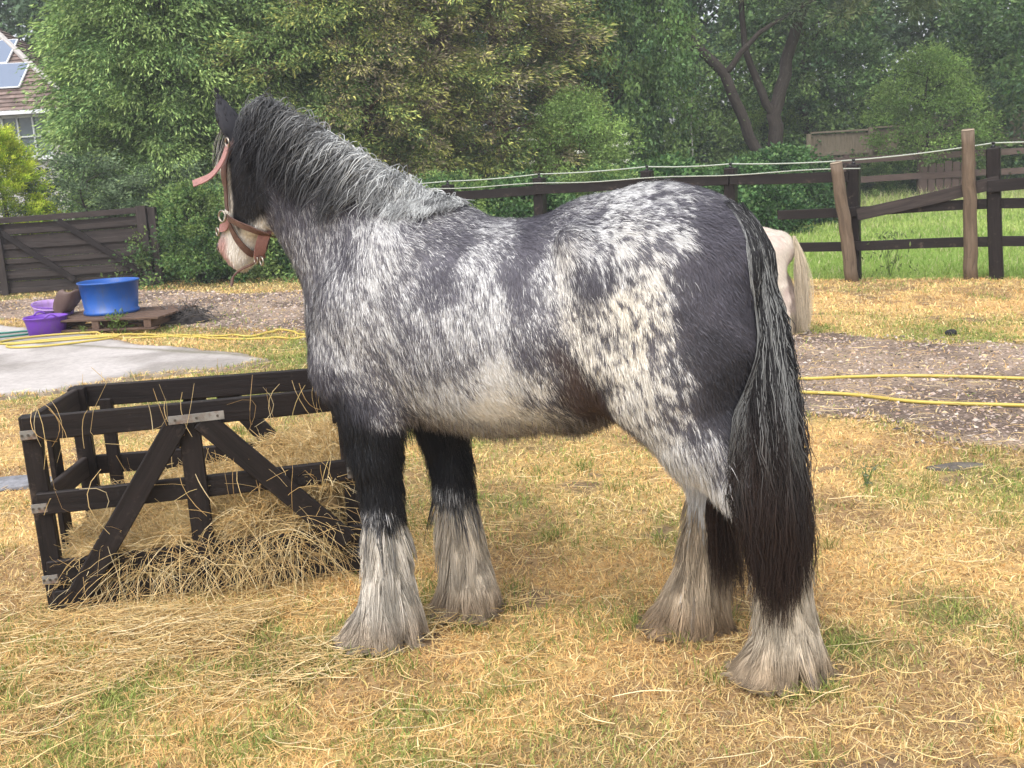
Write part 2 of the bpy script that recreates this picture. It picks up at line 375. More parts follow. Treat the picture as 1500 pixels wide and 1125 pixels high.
# green field beyond the fence
n = 150000; p = frustum_pts(n, 8.5, 31, .75, .2); p = p[(field_d(p) > -.10) & (p[:, 0] > .5)]; n = len(p)
hh = fbm(p * .7, 3, 81); c_ = lerp(np.array([.22, .34, .07]), np.array([.46, .54, .16]), np.clip(hh * 1.6 - .35 + rng.normal(size=n) * .25, 0, 1)[:, None])
c_ = np.where(rng.random((n, 1)) < .10 + .3 * sstep(22, 27, p[:, 1:2]), np.array([.50, .46, .26]), c_)
tall = 1 + 2.5 * sstep(20, 27, p[:, 1])
V, Fs, C = blades(p, (.06 + .09 * rng.random(n)) * tall, (.0022 + .002 * rng.random(n)) * (p[:, 1] / 12), .1 + .8 * rng.random(n), rng.random(n) * 6.28, c_, .5)
o = mk('meadow_grass', V, Fs, M_blade, col=C); tag(o, 'bright green meadow grass beyond the rail fence', kind='stuff')
# loose chippings on the track
n = 62000; p = frustum_pts(n, 4.2, 16, .4, .4); p = p[sd_path(p) > -.06 - .12 * rng.random(n) ** 3]; n = len(p)
sz = (.004 + .010 * rng.random(n) ** 2) * (.8 + p[:, 1] / 14)
A = rng.normal(size=(n, 3, 3)); a = unit(A[:, 0]); b = unit(np.cross(a, A[:, 1])); c3 = np.cross(a, b)
a = a * [1, 1, .4]; c = np.c_[p, surf_z(p) + sz * .25]
s3 = sz[:, None] * np.array([1.5, .8, .5]); V = np.stack([c + a * s3[:, :1], c - a * s3[:, :1], c + b * s3[:, 1:2], c - b * s3[:, 1:2], c + c3 * s3[:, 2:], c - c3 * s3[:, 2:]], 1)
T = np.array([(0, 2, 4), (2, 1, 4), (1, 3, 4), (3, 0, 4), (2, 0, 5), (1, 2, 5), (3, 1, 5), (0, 3, 5)])
F = (np.arange(n)[:, None, None] * 6 + T[None]).reshape(-1, 3)
pal = np.array([(.42, .33, .28), (.55, .46, .40), (.24, .19, .165), (.52, .45, .38), (.42, .29, .22), (.10, .08, .07), (.56, .42, .26)])
cc = pal[rng.choice(7, n, p=[.27, .14, .25, .04, .12, .10, .08])] * (.8 + .4 * rng.random((n, 1)))
o = mk('gravel', V.reshape(-1, 3), F, attr_mat('chippings', .85, .25), col=np.repeat(cc, 6, 0)); tag(o, 'loose brown and grey chippings and leaf litter on the track', kind='stuff')
# loose straws lying about
def straws(c, ang, ln, zoff, bend, col, K=5, r=.0011, rise=0.0):
    n = len(c); t = np.linspace(-.5, .5, K)[None]; d = np.stack([np.cos(ang), np.sin(ang)], -1); q = np.stack([-d[:, 1], d[:, 0]], -1)
    xy = c[:, None] + d[:, None] * (t * ln[:, None])[..., None] + q[:, None] * (bend[:, None] * (t ** 2 - .1) * ln[:, None])[..., None]
    z = surf_z(xy.reshape(-1, 2)).reshape(n, K) + zoff[:, None] + rise * (rng.random((n, 1)) - .3) * (t + .5) * ln[:, None]
    z = np.maximum(z, .004)
    P = np.concatenate([xy, z[..., None]], -1)
    return tubes(P, np.full((n, K), 1.) * (r * (.6 + .8 * rng.random((n, 1)))) * np.array([.8, 1, 1, 1, .7])[None, :K], col)
HAY = np.array([(.80, .59, .28), (.68, .46, .19), (.88, .72, .42), (.48, .31, .13), (.64, .49, .22)])
def haycol(n): return HAY[rng.choice(5, n, p=[.32, .25, .18, .13, .12])] * (.75 + .45 * rng.random((n, 1)))
n = 4600; c = frustum_pts(n, 2.1, 12, .7); k = (sd_conc(c) < .05); c = c[k]; n = len(c)
V, Fq, C = straws(c, rng.normal(size=n) * .9, .05 + .16 * rng.random(n) ** 2, .018 + .012 * rng.random(n), rng.normal(size=n) * .9, haycol(n) * 1.12, rise=.12)
n2 = 4000; u = rng.random((n2, 2)); c = np.c_[-1.75 + 1.35 * rng.random(n2) + rng.normal(size=n2) * .25, 3.35 - np.abs(rng.normal(size=n2)) * .38 + .10 * rng.random(n2)]
c2 = np.c_[-2.3 + 1.1 * rng.random(n2 // 5), 2.9 + .9 * rng.random(n2 // 5)]; kz = fbm(c * 6, 2, 44) > .40 + .2 * rng.random(len(c)) * (c[:, 1] < 3.2); c = c[kz]; n0_ = n; c = np.concatenate([c, c2]); n2 = len(c)
zo = (.012 + .05 * np.exp(-((c[:, 1] - 3.4) / .28) ** 2) * rng.random(n2))
V2, F2, C2 = straws(c, .15 + rng.normal(size=n2) * 1.0, .03 + .20 * rng.random(n2) ** 1.4, zo, rng.normal(size=n2) * 1.3, haycol(n2), rise=.22, r=.0011)
o = mk('loose_hay', np.concatenate([V, V2]), np.concatenate([Fq, F2 + len(V)]), M_straw, col=np.concatenate([C, C2]), smooth=True); tag(o, 'loose pale hay stalks strewn over the dry grass', kind='stuff')
# clover-like broad leaves in the green patches
# ------------------------------------------------------------------ trees and shrubs
def kites(c, ax, size, wr, col, nrm=None, fold=.15):
    n = len(c); ax = unit(ax); b = unit(np.cross(ax, rng.normal(size=(n, 3)) if nrm is None else nrm)); nn = np.cross(ax, b)
    s = size[:, None]; w = (size * wr)[:, None]
    V = np.stack([c, c + ax * s * .45 + b * w * .5 + nn * s * fold, c + ax * s, c + ax * s * .45 - b * w * .5 + nn * s * fold], 1).reshape(-1, 3)
    F = np.arange(n * 4).reshape(-1, 4); return V, F, np.repeat(col, 4, 0)
def crown_mesh(kind, env, H, z0, nc, nl, cs, leaf, wr, cols, seed, droop=.4, inner=.3, tipcol=None, ragged=.2):
    """clumps on an uneven envelope. env(t)->radius; cols: list of colours; returns V,F,C"""
    global rng
    old = rng; rng = np.random.default_rng(seed)
    t = rng.random(nc) ** 1.05; ph = rng.random(nc) * 6.283; z = z0 + t * (H - z0)
    lob = 1 + ragged * 2 * (fbm(np.c_[np.cos(ph) * 1.6, np.sin(ph) * 1.6, z * .8] + seed, 2, seed) - .5)
    rr = np.where(rng.random(nc) < inner, .35 + .4 * rng.random(nc), .80 + .22 * rng.random(nc))
    R = env(t) * lob * rr
    c = np.c_[np.cos(ph) * R, np.sin(ph) * R, z]
    outw = unit(np.c_[np.cos(ph), np.sin(ph), .25 + .5 * t * (1 if kind != 'conifer' else .2)])
    cb = .62 + .76 * rng.random(nc); size = cs * (.6 + .8 * rng.random(nc))
    base = np.array(cols)[rng.integers(0, len(cols), nc)]
    i = np.repeat(np.arange(nc), nl); n = len(i)
    if kind == 'conifer':
        L = rng.random(n) ** .8; off = outw[i] * (L * size[i] * 1.1)[:, None]; off[:, 2] -= (L ** 2) * size[i] * droop
        lat = rng.normal(size=(n, 3)) * (size[i] * (.36 - .16 * L))[:, None]; lat[:, 2] *= .55
        P = c[i] + off + lat; ax = outw[i] * 1.0 + np.array([0, 0, -droop * 1.4]) * L[:, None] + unit(lat) * .55 + rng.normal(size=(n, 3)) * .22
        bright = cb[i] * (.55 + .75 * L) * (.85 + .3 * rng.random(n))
    else:
        u = unit(rng.normal(size=(n, 3))); L = rng.random(n) ** .5; P = c[i] + u * (L * size[i])[:, None] * [1, 1, .75]
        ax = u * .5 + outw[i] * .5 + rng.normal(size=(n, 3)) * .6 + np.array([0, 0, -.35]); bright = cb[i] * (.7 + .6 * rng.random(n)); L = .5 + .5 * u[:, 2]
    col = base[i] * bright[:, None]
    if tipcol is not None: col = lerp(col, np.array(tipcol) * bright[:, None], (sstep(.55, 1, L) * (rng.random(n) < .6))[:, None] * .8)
    sz = leaf * (.6 + .8 * rng.random(n)); r = kites(P, ax, sz, wr, col)
    rng = old; return r
def limb_mesh(paths, sides=9):
    m = MB()
    for pts, r0, r1 in paths:
        pts = np.array(pts, float); tt = np.linspace(0, len(pts) - 1, 4 * (len(pts) - 1) + 1); q = np.stack([np.interp(tt, range(len(pts)), pts[:, d]) for d in range(3)], -1)
        q[1:-1] = (q[:-2] + 2 * q[1:-1] + q[2:]) / 4; q[1:-1] += np.random.RandomState(int(abs(r0) * 1e5) % 999).normal(size=(len(q) - 2, 3)) * r0 * .12
        m.tube(q, np.linspace(r0, r1, len(q)), sides)
    return m
M_bark = grain_mat('bark', (.030, .024, .021), (.085, .070, .060), .9, .15, (5, 26, 26), (.20, .20, .17), .4, 1.0)
M_bark2 = grain_mat('bark_reddish', (.09, .05, .04), (.20, .12, .095), .9, .15, (5, 26, 26), None, 0, 1.0)
M_leaf = attr_mat('leaf', .55, .3, .25)
M_needle = attr_mat('conifer_spray', .65, .2, .15)

def trunk_std(H, r, seed, spread, n=9):
    rs = np.random.RandomState(seed); paths = [([(0, 0, -.1), (rs.normal() * .1, rs.normal() * .1, H * .35), (rs.normal() * .2, rs.normal() * .2, H * .7), (0, 0, H * .93)], r, r * .15)]
    for k in range(n):
        z = H * (.15 + .7 * (k + .5) / n); a = rs.rand() * 6.28; l = spread(min(1, z / H)) * .8
        paths.append(([(0, 0, z), (math.cos(a) * l * .5, math.sin(a) * l * .5, z + l * .22), (math.cos(a) * l, math.sin(a) * l, z + l * .3)], r * .35, r * .06))
    return limb_mesh(paths, 8)
PROTO = {}
def proto(key, kind, env, H, z0, nc, nl, cs, leaf, wr, cols, seed, mat, r=.16, bark=None, **kw):
    root = empty('x'); V, F, C = crown_mesh(kind, env, H, z0, nc, nl, cs, leaf, wr, cols, seed, **kw)
    cr = mk('crown', V, F, mat, root, col=C); tr = trunk_std(H, r, seed, env).build('trunk', bark or M_bark, root, smooth=True)
    PROTO[key] = [root, False]; return root
def plant(key, name, x, y, rz, sc, label, cat, group=None, szz=None):
    root, used = PROTO[key]
    if not used: o = root; PROTO[key][1] = True
    else:
        o = root.copy(); COL.objects.link(o)
        for ch in list(root.children): c = ch.copy(); COL.objects.link(c); c.parent = o
        for k in ('group',):
            if k in o.keys(): del o[k]
    o.name = name; o.location = (x, y, 0); o.rotation_euler = (0, 0, rz); o.scale = (sc, sc, szz or sc); return tag(o, label, cat, group)

con_env = lambda R: (lambda t: R * (.80 + .25 * np.sin(np.minimum(t * 3.2, 1.57))) * np.clip(1.04 - t, 0, 1) ** .42)
dome_env = lambda R: (lambda t: R * np.sqrt(np.clip(1 - (t * 1.02 - .25) ** 2 / .6, .02, 1)))
bush_env = lambda R: (lambda t: R * np.sqrt(np.clip(1.02 - t ** 2.2, .0, 1)))

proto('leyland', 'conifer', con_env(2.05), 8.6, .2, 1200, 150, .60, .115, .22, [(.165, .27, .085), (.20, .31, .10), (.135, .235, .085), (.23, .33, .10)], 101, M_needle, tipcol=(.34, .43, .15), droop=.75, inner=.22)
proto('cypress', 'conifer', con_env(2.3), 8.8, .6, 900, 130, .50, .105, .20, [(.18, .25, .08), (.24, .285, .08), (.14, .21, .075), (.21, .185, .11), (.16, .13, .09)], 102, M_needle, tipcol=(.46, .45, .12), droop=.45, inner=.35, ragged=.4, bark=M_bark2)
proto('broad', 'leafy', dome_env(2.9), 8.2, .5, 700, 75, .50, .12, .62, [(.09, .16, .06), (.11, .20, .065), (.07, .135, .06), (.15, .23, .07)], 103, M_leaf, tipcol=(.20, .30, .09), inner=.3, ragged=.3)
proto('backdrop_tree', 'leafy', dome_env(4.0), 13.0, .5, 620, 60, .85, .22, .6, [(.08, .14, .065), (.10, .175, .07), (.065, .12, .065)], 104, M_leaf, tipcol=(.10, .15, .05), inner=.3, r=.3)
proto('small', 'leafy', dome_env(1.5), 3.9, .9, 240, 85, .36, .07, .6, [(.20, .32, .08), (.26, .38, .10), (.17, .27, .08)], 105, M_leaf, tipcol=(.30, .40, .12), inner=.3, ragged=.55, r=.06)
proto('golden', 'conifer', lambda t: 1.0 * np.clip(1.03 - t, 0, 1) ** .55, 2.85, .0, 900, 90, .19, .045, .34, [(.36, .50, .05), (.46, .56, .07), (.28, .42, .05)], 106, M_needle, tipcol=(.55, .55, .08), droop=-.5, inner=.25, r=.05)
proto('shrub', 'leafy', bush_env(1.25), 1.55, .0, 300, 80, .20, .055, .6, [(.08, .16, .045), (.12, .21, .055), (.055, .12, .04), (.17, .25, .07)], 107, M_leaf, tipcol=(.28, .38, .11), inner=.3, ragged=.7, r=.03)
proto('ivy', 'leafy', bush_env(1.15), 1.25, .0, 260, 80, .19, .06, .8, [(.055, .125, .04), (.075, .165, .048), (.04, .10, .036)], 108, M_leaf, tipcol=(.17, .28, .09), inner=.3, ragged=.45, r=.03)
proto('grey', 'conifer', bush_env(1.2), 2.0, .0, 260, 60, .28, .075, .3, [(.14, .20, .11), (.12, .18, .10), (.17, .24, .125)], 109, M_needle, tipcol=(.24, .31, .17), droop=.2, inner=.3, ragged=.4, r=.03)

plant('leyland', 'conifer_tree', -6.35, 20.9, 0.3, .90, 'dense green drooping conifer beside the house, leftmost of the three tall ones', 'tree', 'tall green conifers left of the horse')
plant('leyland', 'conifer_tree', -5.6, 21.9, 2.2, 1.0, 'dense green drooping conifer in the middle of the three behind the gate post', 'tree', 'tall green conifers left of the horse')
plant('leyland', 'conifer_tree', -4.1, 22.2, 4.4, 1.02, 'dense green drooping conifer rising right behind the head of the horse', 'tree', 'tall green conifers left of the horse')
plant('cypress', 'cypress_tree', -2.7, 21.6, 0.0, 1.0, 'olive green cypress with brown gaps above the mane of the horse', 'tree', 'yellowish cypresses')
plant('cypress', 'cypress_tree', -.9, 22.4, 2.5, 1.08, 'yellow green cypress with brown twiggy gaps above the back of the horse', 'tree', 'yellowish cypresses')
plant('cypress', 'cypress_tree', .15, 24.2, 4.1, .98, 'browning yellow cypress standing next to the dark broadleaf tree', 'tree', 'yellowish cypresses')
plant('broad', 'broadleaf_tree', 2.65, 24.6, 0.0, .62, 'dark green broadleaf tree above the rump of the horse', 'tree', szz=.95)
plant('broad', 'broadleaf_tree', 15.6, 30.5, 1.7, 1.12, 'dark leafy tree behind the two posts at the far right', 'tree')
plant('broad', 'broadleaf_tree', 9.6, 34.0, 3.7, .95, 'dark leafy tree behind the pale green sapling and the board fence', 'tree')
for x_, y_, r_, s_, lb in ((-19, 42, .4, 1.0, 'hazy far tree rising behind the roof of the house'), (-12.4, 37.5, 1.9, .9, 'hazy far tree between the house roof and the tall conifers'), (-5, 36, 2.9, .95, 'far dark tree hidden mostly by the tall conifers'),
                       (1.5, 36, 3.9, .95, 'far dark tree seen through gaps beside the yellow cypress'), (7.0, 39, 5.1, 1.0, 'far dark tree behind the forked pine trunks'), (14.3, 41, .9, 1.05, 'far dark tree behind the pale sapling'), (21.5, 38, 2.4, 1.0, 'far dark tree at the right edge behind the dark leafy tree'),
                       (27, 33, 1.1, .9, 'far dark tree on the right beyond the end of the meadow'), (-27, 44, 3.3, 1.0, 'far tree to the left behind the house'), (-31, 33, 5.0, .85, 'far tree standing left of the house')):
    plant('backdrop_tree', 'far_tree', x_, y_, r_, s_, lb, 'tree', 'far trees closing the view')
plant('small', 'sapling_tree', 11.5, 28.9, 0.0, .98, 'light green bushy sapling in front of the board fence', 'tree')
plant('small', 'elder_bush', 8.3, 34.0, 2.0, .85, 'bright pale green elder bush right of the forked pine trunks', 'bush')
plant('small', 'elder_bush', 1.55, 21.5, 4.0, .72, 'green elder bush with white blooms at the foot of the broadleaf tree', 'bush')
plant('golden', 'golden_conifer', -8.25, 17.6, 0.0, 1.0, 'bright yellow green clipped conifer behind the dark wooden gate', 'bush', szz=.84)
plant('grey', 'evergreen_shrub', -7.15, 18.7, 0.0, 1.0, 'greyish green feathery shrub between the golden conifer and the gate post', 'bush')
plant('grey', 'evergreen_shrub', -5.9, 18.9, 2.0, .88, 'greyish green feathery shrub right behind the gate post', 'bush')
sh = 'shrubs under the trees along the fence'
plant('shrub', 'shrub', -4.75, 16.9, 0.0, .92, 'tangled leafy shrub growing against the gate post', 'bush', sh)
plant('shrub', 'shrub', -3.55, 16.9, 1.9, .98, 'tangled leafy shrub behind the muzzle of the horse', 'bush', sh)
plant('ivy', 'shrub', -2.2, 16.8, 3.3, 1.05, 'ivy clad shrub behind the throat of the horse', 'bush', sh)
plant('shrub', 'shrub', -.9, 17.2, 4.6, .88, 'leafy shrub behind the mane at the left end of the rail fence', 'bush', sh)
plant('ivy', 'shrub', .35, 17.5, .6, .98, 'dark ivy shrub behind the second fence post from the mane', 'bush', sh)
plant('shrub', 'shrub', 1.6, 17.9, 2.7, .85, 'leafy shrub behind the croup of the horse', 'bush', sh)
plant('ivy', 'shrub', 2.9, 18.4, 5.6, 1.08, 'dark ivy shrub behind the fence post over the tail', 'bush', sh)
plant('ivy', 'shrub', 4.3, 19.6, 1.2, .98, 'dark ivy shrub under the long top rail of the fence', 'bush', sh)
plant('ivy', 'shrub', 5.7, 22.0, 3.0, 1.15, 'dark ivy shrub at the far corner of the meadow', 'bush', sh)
sh2 = 'undergrowth shrubs along the old rail fence'
for k, (x_, y_, s_, kk, lb) in enumerate(((7.2, 28.6, .95, 'ivy', 'low ivy mound under the forked pine at the meadow edge'), (9.6, 28.9, .75, 'shrub', 'low leafy shrub just right of the leaning round post'), (10.9, 29.6, .85, 'ivy', 'low ivy mound under the pale sapling'),
                                (12.4, 29.3, .75, 'shrub', 'low leafy shrub left of the tall round post'), (14.2, 29.6, .9, 'ivy', 'low ivy mound behind the square post at the right edge'), (6.2, 25.2, 1.1, 'ivy', 'dark undergrowth mound right below the leaning pine trunk'))):
    plant(kk, 'shrub', x_, y_, 1.3 * k, s_, lb, 'bush', sh2)
# pine with two leaning trunks
pine = empty('pine_tree', (6.6, 26.6, 0)); tag(pine, 'old pine with two dark bent trunks leaning left above the fence', 'tree')
o_ = np.array([6.6, 26.6, 0])
def W(*a): return [tuple(np.array(q) - o_) for q in a]
limb_mesh([(W((6.65, 26.5, -.1), (6.50, 26.3, .9), (5.95, 26.1, 2.15), (5.45, 26, 3.35), (4.6, 26, 4.25), (4.42, 26, 5.3), (4.5, 26, 7.0)), .16, .09),
           (W((6.85, 26.8, -.1), (6.82, 26.7, 1.2), (6.78, 26.6, 2.3), (7.05, 26.6, 3.6), (7.7, 26.6, 5.2), (8.2, 26.6, 7.2)), .22, .10),
           (W((6.80, 26.6, 2.2), (6.35, 26.4, 3.1), (6.0, 26.3, 3.9), (5.9, 26.2, 5.4)), .11, .06),
           (W((5.45, 26, 3.3), (6.2, 25.8, 4.2), (7.6, 25.5, 4.9)), .08, .03), (W((4.45, 26, 5.0), (3.4, 25.7, 5.4), (2.2, 25.3, 5.3)), .07, .02),
           (W((7.7, 26.6, 5.2), (9.2, 26.0, 5.7), (11.0, 25.6, 5.8)), .10, .03), (W((5.1, 26, 3.75), (4.4, 25.8, 4.0), (3.6, 25.6, 4.1)), .05, .02)], 10).build('trunk', M_bark, pine, smooth=True)
rs = np.random.RandomState(5); Vl, Fl, Cl = [], [], []; nn = 0
lob = np.array([(2.6, 25.6, 5.5, 1.2), (4.2, 26, 6.0, 1.4), (5.8, 26, 5.7, 1.3), (7.4, 26, 6.0, 1.5), (9.0, 26, 5.8, 1.4), (10.6, 25.8, 5.9, 1.4), (12.0, 25.8, 6.2, 1.2), (6.8, 26.2, 7.4, 2.0), (4.4, 26, 7.6, 1.6), (9.3, 26, 7.4, 1.8), (8.4, 25.6, 4.75, .8), (10.0, 25.5, 4.7, .8), (4.4, 26.1, 4.9, .7), (7.3, 25.6, 4.6, .6)])
w_ = lob[:, 3] ** 2; li = rs.choice(len(lob), 620, p=w_ / w_.sum()); uu = unit(rs.normal(size=(620, 3))) * rs.rand(620, 1) ** .4
cc_ = lob[li, :3] + uu * lob[li, 3:] * [1, 1, .55] - o_
i_ = np.repeat(np.arange(620), 85); n = len(i_); u_ = unit(rs.normal(size=(n, 3)) + [0, 0, .3]); P_ = cc_[i_] + u_ * (.30 * rs.rand(n, 1) ** .6)
pc_ = np.array([(.10, .145, .08), (.13, .175, .085), (.17, .195, .09), (.085, .115, .075)])[rs.randint(0, 4, 620)][i_] * (.7 + .6 * rs.rand(n, 1))
V, F, C = kites(P_, u_, .12 + .10 * rs.rand(n), .16, pc_); mk('crown', V, F, M_needle, pine, col=C)
# pale trunk glimpsed in the broadleaf tree
bt = empty('birch_sapling', (4.3, 24.0, 0)); tag(bt, 'thin pale birch stem in front of the dark broadleaf tree', 'tree')
limb_mesh([([(0, 0, 0), (.02, 0, 1.1), (-.03, 0, 2.1), (.02, 0, 2.9)], .035, .012)], 8).build('trunk', new_mat('birch_bark', .7, .3, (.42, .40, .36))[0], bt, smooth=True)
n = 900; P_ = np.c_[rng.normal(size=n) * .35, rng.normal(size=n) * .35, 2.5 + rng.normal(size=n) * .5]
V, F, C = kites(P_, rng.normal(size=(n, 3)) + [0, 0, -.6], .05 + .04 * rng.random(n), .6, np.array([.12, .18, .05]) * (.7 + .6 * rng.random((n, 1)))); mk('crown', V, F, M_leaf, bt, col=C)
# elder flowers
def flowers(x, y, pts, lab):
    m = MB(); rs = np.random.RandomState(int(x * 10) % 99); V = []
    c = np.array(pts); i = np.repeat(np.arange(len(c)), 26); n = len(i); P_ = c[i] + rs.normal(size=(n, 3)) * [.06, .06, .02]
    V, F, C = kites(P_, rs.normal(size=(n, 3)) + [0, -.4, .8], np.full(n, .035), .9, np.tile([[.75, .74, .62]], (n, 1)))
    return V, F, C
for o in [q for q in bpy.data.objects if q.name.startswith('elder_bush')]:
    rs = np.random.RandomState(len(o.name)); a = rs.rand(26) * 6.28; r_ = 1.25 + .25 * rs.rand(26); z_ = .8 + 2.6 * rs.rand(26)
    rr_ = dome_env(1.5)(np.clip((z_ - .5) / 3.4, 0, 1)) + .12
    V, F, C = flowers(0, 0, np.c_[np.cos(a) * rr_, np.sin(a) * rr_, z_], ''); mk('blossom', V, F, M_leaf, o, col=C)

# ------------------------------------------------------------------ house glimpsed at the left
M_tile = attr_mat('roof_tile', .8, .25, 0, 6.0, .35, .3)
M_wall, _, _ = new_mat('house_render', .85, .2, (.55, .52, .49))
M_white, _, _ = new_mat('white_frame', .4, .4, (.78, .79, .80))
M_glass, _, _ = new_mat('window_glass', .08, .6, (.10, .13, .15))
M_pv, _, _ = new_mat('solar_glass', .12, .7, (.16, .20, .28))
house = empty('house', (-17.5, 36, 0)); tag(house, 'house with brown hipped roof and solar panels at the left edge', 'house')
def hb_(m, a, b, c=None): # box from corner a to b in house frame
    x0, y0, z0 = a; x1, y1, z1 = b; V = [(x, y, z) for x in (x0, x1) for y in (y0, y1) for z in (z0, z1)]
    m.add(V, [(0, 1, 3, 2), (4, 6, 7, 5), (0, 4, 5, 1), (2, 3, 7, 6), (0, 2, 6, 4), (1, 5, 7, 3)]); return m
m = MB(); hb_(m, (-6, -3.8, 0), (4.9, 4, 3.85)); m.build('wall', M_wall, house)
ex, ey, ez = 5.3, -4.2, 3.86; rx, rz_ = 1.0, 7.15
rows = 30; V = []; C = []; F = []
def roofplane(A, B, Cc, D, nu, nv, nm):
    A, B, Cc, D = [np.array(q, float) for q in (A, B, Cc, D)]; V = []; F = []; col = []
    nrm = unit(np.cross(B - A, D - A)); nrm = nrm * np.sign(nrm[2])
    for j in range(nv):
        for s_, h in ((0, .035), (1, .0)):
            v = (j + s_) / nv
            for i in range(nu + 1):
                u = i / nu; V.append((A * (1 - u) + B * u) * (1 - v) + (D * (1 - u) + Cc * u) * v + nrm * h)
                k = _hash(np.array([i // 1]), np.array([j]), np.array([3]), 4)[0]; col.append(np.array([.20, .145, .125]) * (.7 + .6 * k))
    for r in range(2 * nv - 1):
        for i in range(nu): F.append((r * (nu + 1) + i, r * (nu + 1) + i + 1, (r + 1) * (nu + 1) + i + 1, (r + 1) * (nu + 1) + i))
    return mk(nm, np.array(V), np.array(F), M_tile, house, col=np.array(col))
roofplane((-6.4, ey, ez), (ex, ey, ez), (rx, 0, rz_), (-6.4, 0, rz_), 40, 26, 'roof')
roofplane((ex, 4.4, ez), (ex, ey, ez), (rx, 0, rz_), (rx, 0, rz_), 30, 26, 'roof')
m = MB(); m.board((-6.4, ey - .05, ez - .05), (ex + .02, ey - .05, ez - .05), .11, .08); m.build('gutter', M_white, house)
m = MB(); m.board((ex, ey, ez + .08), (rx, 0, rz_ + .08), .14, .16, ch=.03); m.build('ridge', new_mat('ridge_tile', .8, .2, (.45, .42, .40))[0], house)
sl = (rz_ - ez) / (0 - ey)
for i in range(3):
    for j in range(2):
        x0 = 3.50 - 1.1 * (i + 1) - j * .72; y0 = ey + .82 + j * 1.06; m = MB()
        A_ = np.array([x0, y0, ez + (y0 - ey) * sl + .10]); Bv = np.array([0, 1.0, 1.0 * sl]); m.board(A_ + [.52, 0, 0], A_ + [.52, 0, 0] + Bv, 1.04, .04, (1, 0, 0)); f_ = m.build('solar_panel', M_pv, house)
        m = MB(); 
        for e in (0, 1.04): m.board(A_ + [e, 0, 0], A_ + [e, 0, 0] + Bv, .04, .055, (1, 0, 0))
        for e in (0, 1): m.board(A_ + Bv * e, A_ + Bv * e + [1.04, 0, 0], .04, .055, (0, 0, 1))
        m.build('panel_frame', M_white, f_)
for wx in (3.0, -1.0):
    x0, x1, z0, z1, yy = wx, wx + 1.35, 2.55, 3.72, -3.83
    m = MB(); hb_(m, (x0, yy - .01, z0), (x1, yy + .05, z1)); wp = m.build('window', M_glass, house)
    m = MB()
    for f_ in (0, .333, .667, 1): m.board((x0 + (x1 - x0) * f_, yy - .04, z0), (x0 + (x1 - x0) * f_, yy - .04, z1), .07 if f_ in (0, 1) else .045, .06, (1, 0, 0))
    for f_ in (0, .5, 1): m.board((x0, yy - .045, z0 + (z1 - z0) * f_), (x1, yy - .045, z0 + (z1 - z0) * f_), .07 if f_ != .5 else .035, .05, (0, 0, 1))
    m.board((x0 - .08, yy - .07, z0 - .07), (x1 + .08, yy - .07, z0 - .07), .05, .14, (0, 0, 1)); m.build('frame', M_white, wp)

# ------------------------------------------------------------------ drizzle haze
hm = bpy.data.materials.new('haze_air'); hm.use_nodes = True; hn = hm.node_tree; hn.nodes.clear()
pv = hn.nodes.new('ShaderNodeVolumePrincipled'); pv.inputs['Color'].default_value = (.93, .95, 1, 1); pv.inputs['Density'].default_value = .0019
ho = hn.nodes.new('ShaderNodeOutputMaterial'); hn.links.new(pv.outputs[0], ho.inputs['Volume'])
V = [(x, y, z) for x in (-110, 110) for y in (-20, 180) for z in (-1.05, 15)]
hz_ = mk('haze', V, np.array([(0, 1, 3, 2), (4, 6, 7, 5), (0, 4, 5, 1), (2, 3, 7, 6), (0, 2, 6, 4), (1, 5, 7, 3)]), hm); tag(hz_, 'thin drizzle haze in the air over the paddock', kind='stuff')
# ------------------------------------------------------------------ fences, gate, feeder, tubs, hose
M_dark = grain_mat('creosoted_wood', (.006, .0045, .0045), (.024, .018, .017), .55, .22, (3, 45, 45), (.075, .055, .045), .5, .6)
M_dark2 = grain_mat('weathered_dark_wood', (.022, .018, .017), (.066, .052, .047), .75, .2, (3, 40, 40), (.17, .145, .13), .35, .5)
M_brown = grain_mat('round_post_wood', (.085, .062, .045), (.22, .165, .12), .8, .2, (3, 36, 36), (.06, .045, .035), .35, .7)
M_cut = grain_mat('cut_wood', (.30, .23, .16), (.42, .34, .25), .8, .2, (10, 10, 10), None, 0, .3)
M_old = grain_mat('old_fence_wood', (.20, .165, .12), (.36, .30, .22), .85, .15, (3, 34, 34), (.10, .12, .07), .4, .5)
M_rail2 = grain_mat('red_brown_board', (.085, .058, .050), (.17, .12, .10), .85, .15, (3, 34, 34), None, 0, .5)
M_rope, _, _ = new_mat('white_rope', .6, .3, (.40, .43, .37))
M_black, _, _ = new_mat('black_plastic', .4, .4, (.015, .015, .018))
M_zinc = grain_mat('zinc_plate', (.15, .14, .125), (.30, .285, .26), .6, .4, (20, 20, 20), (.15, .09, .06), .8, .2)
M_screw, _, _ = new_mat('screw_steel', .4, .5, (.12, .11, .10), .8)

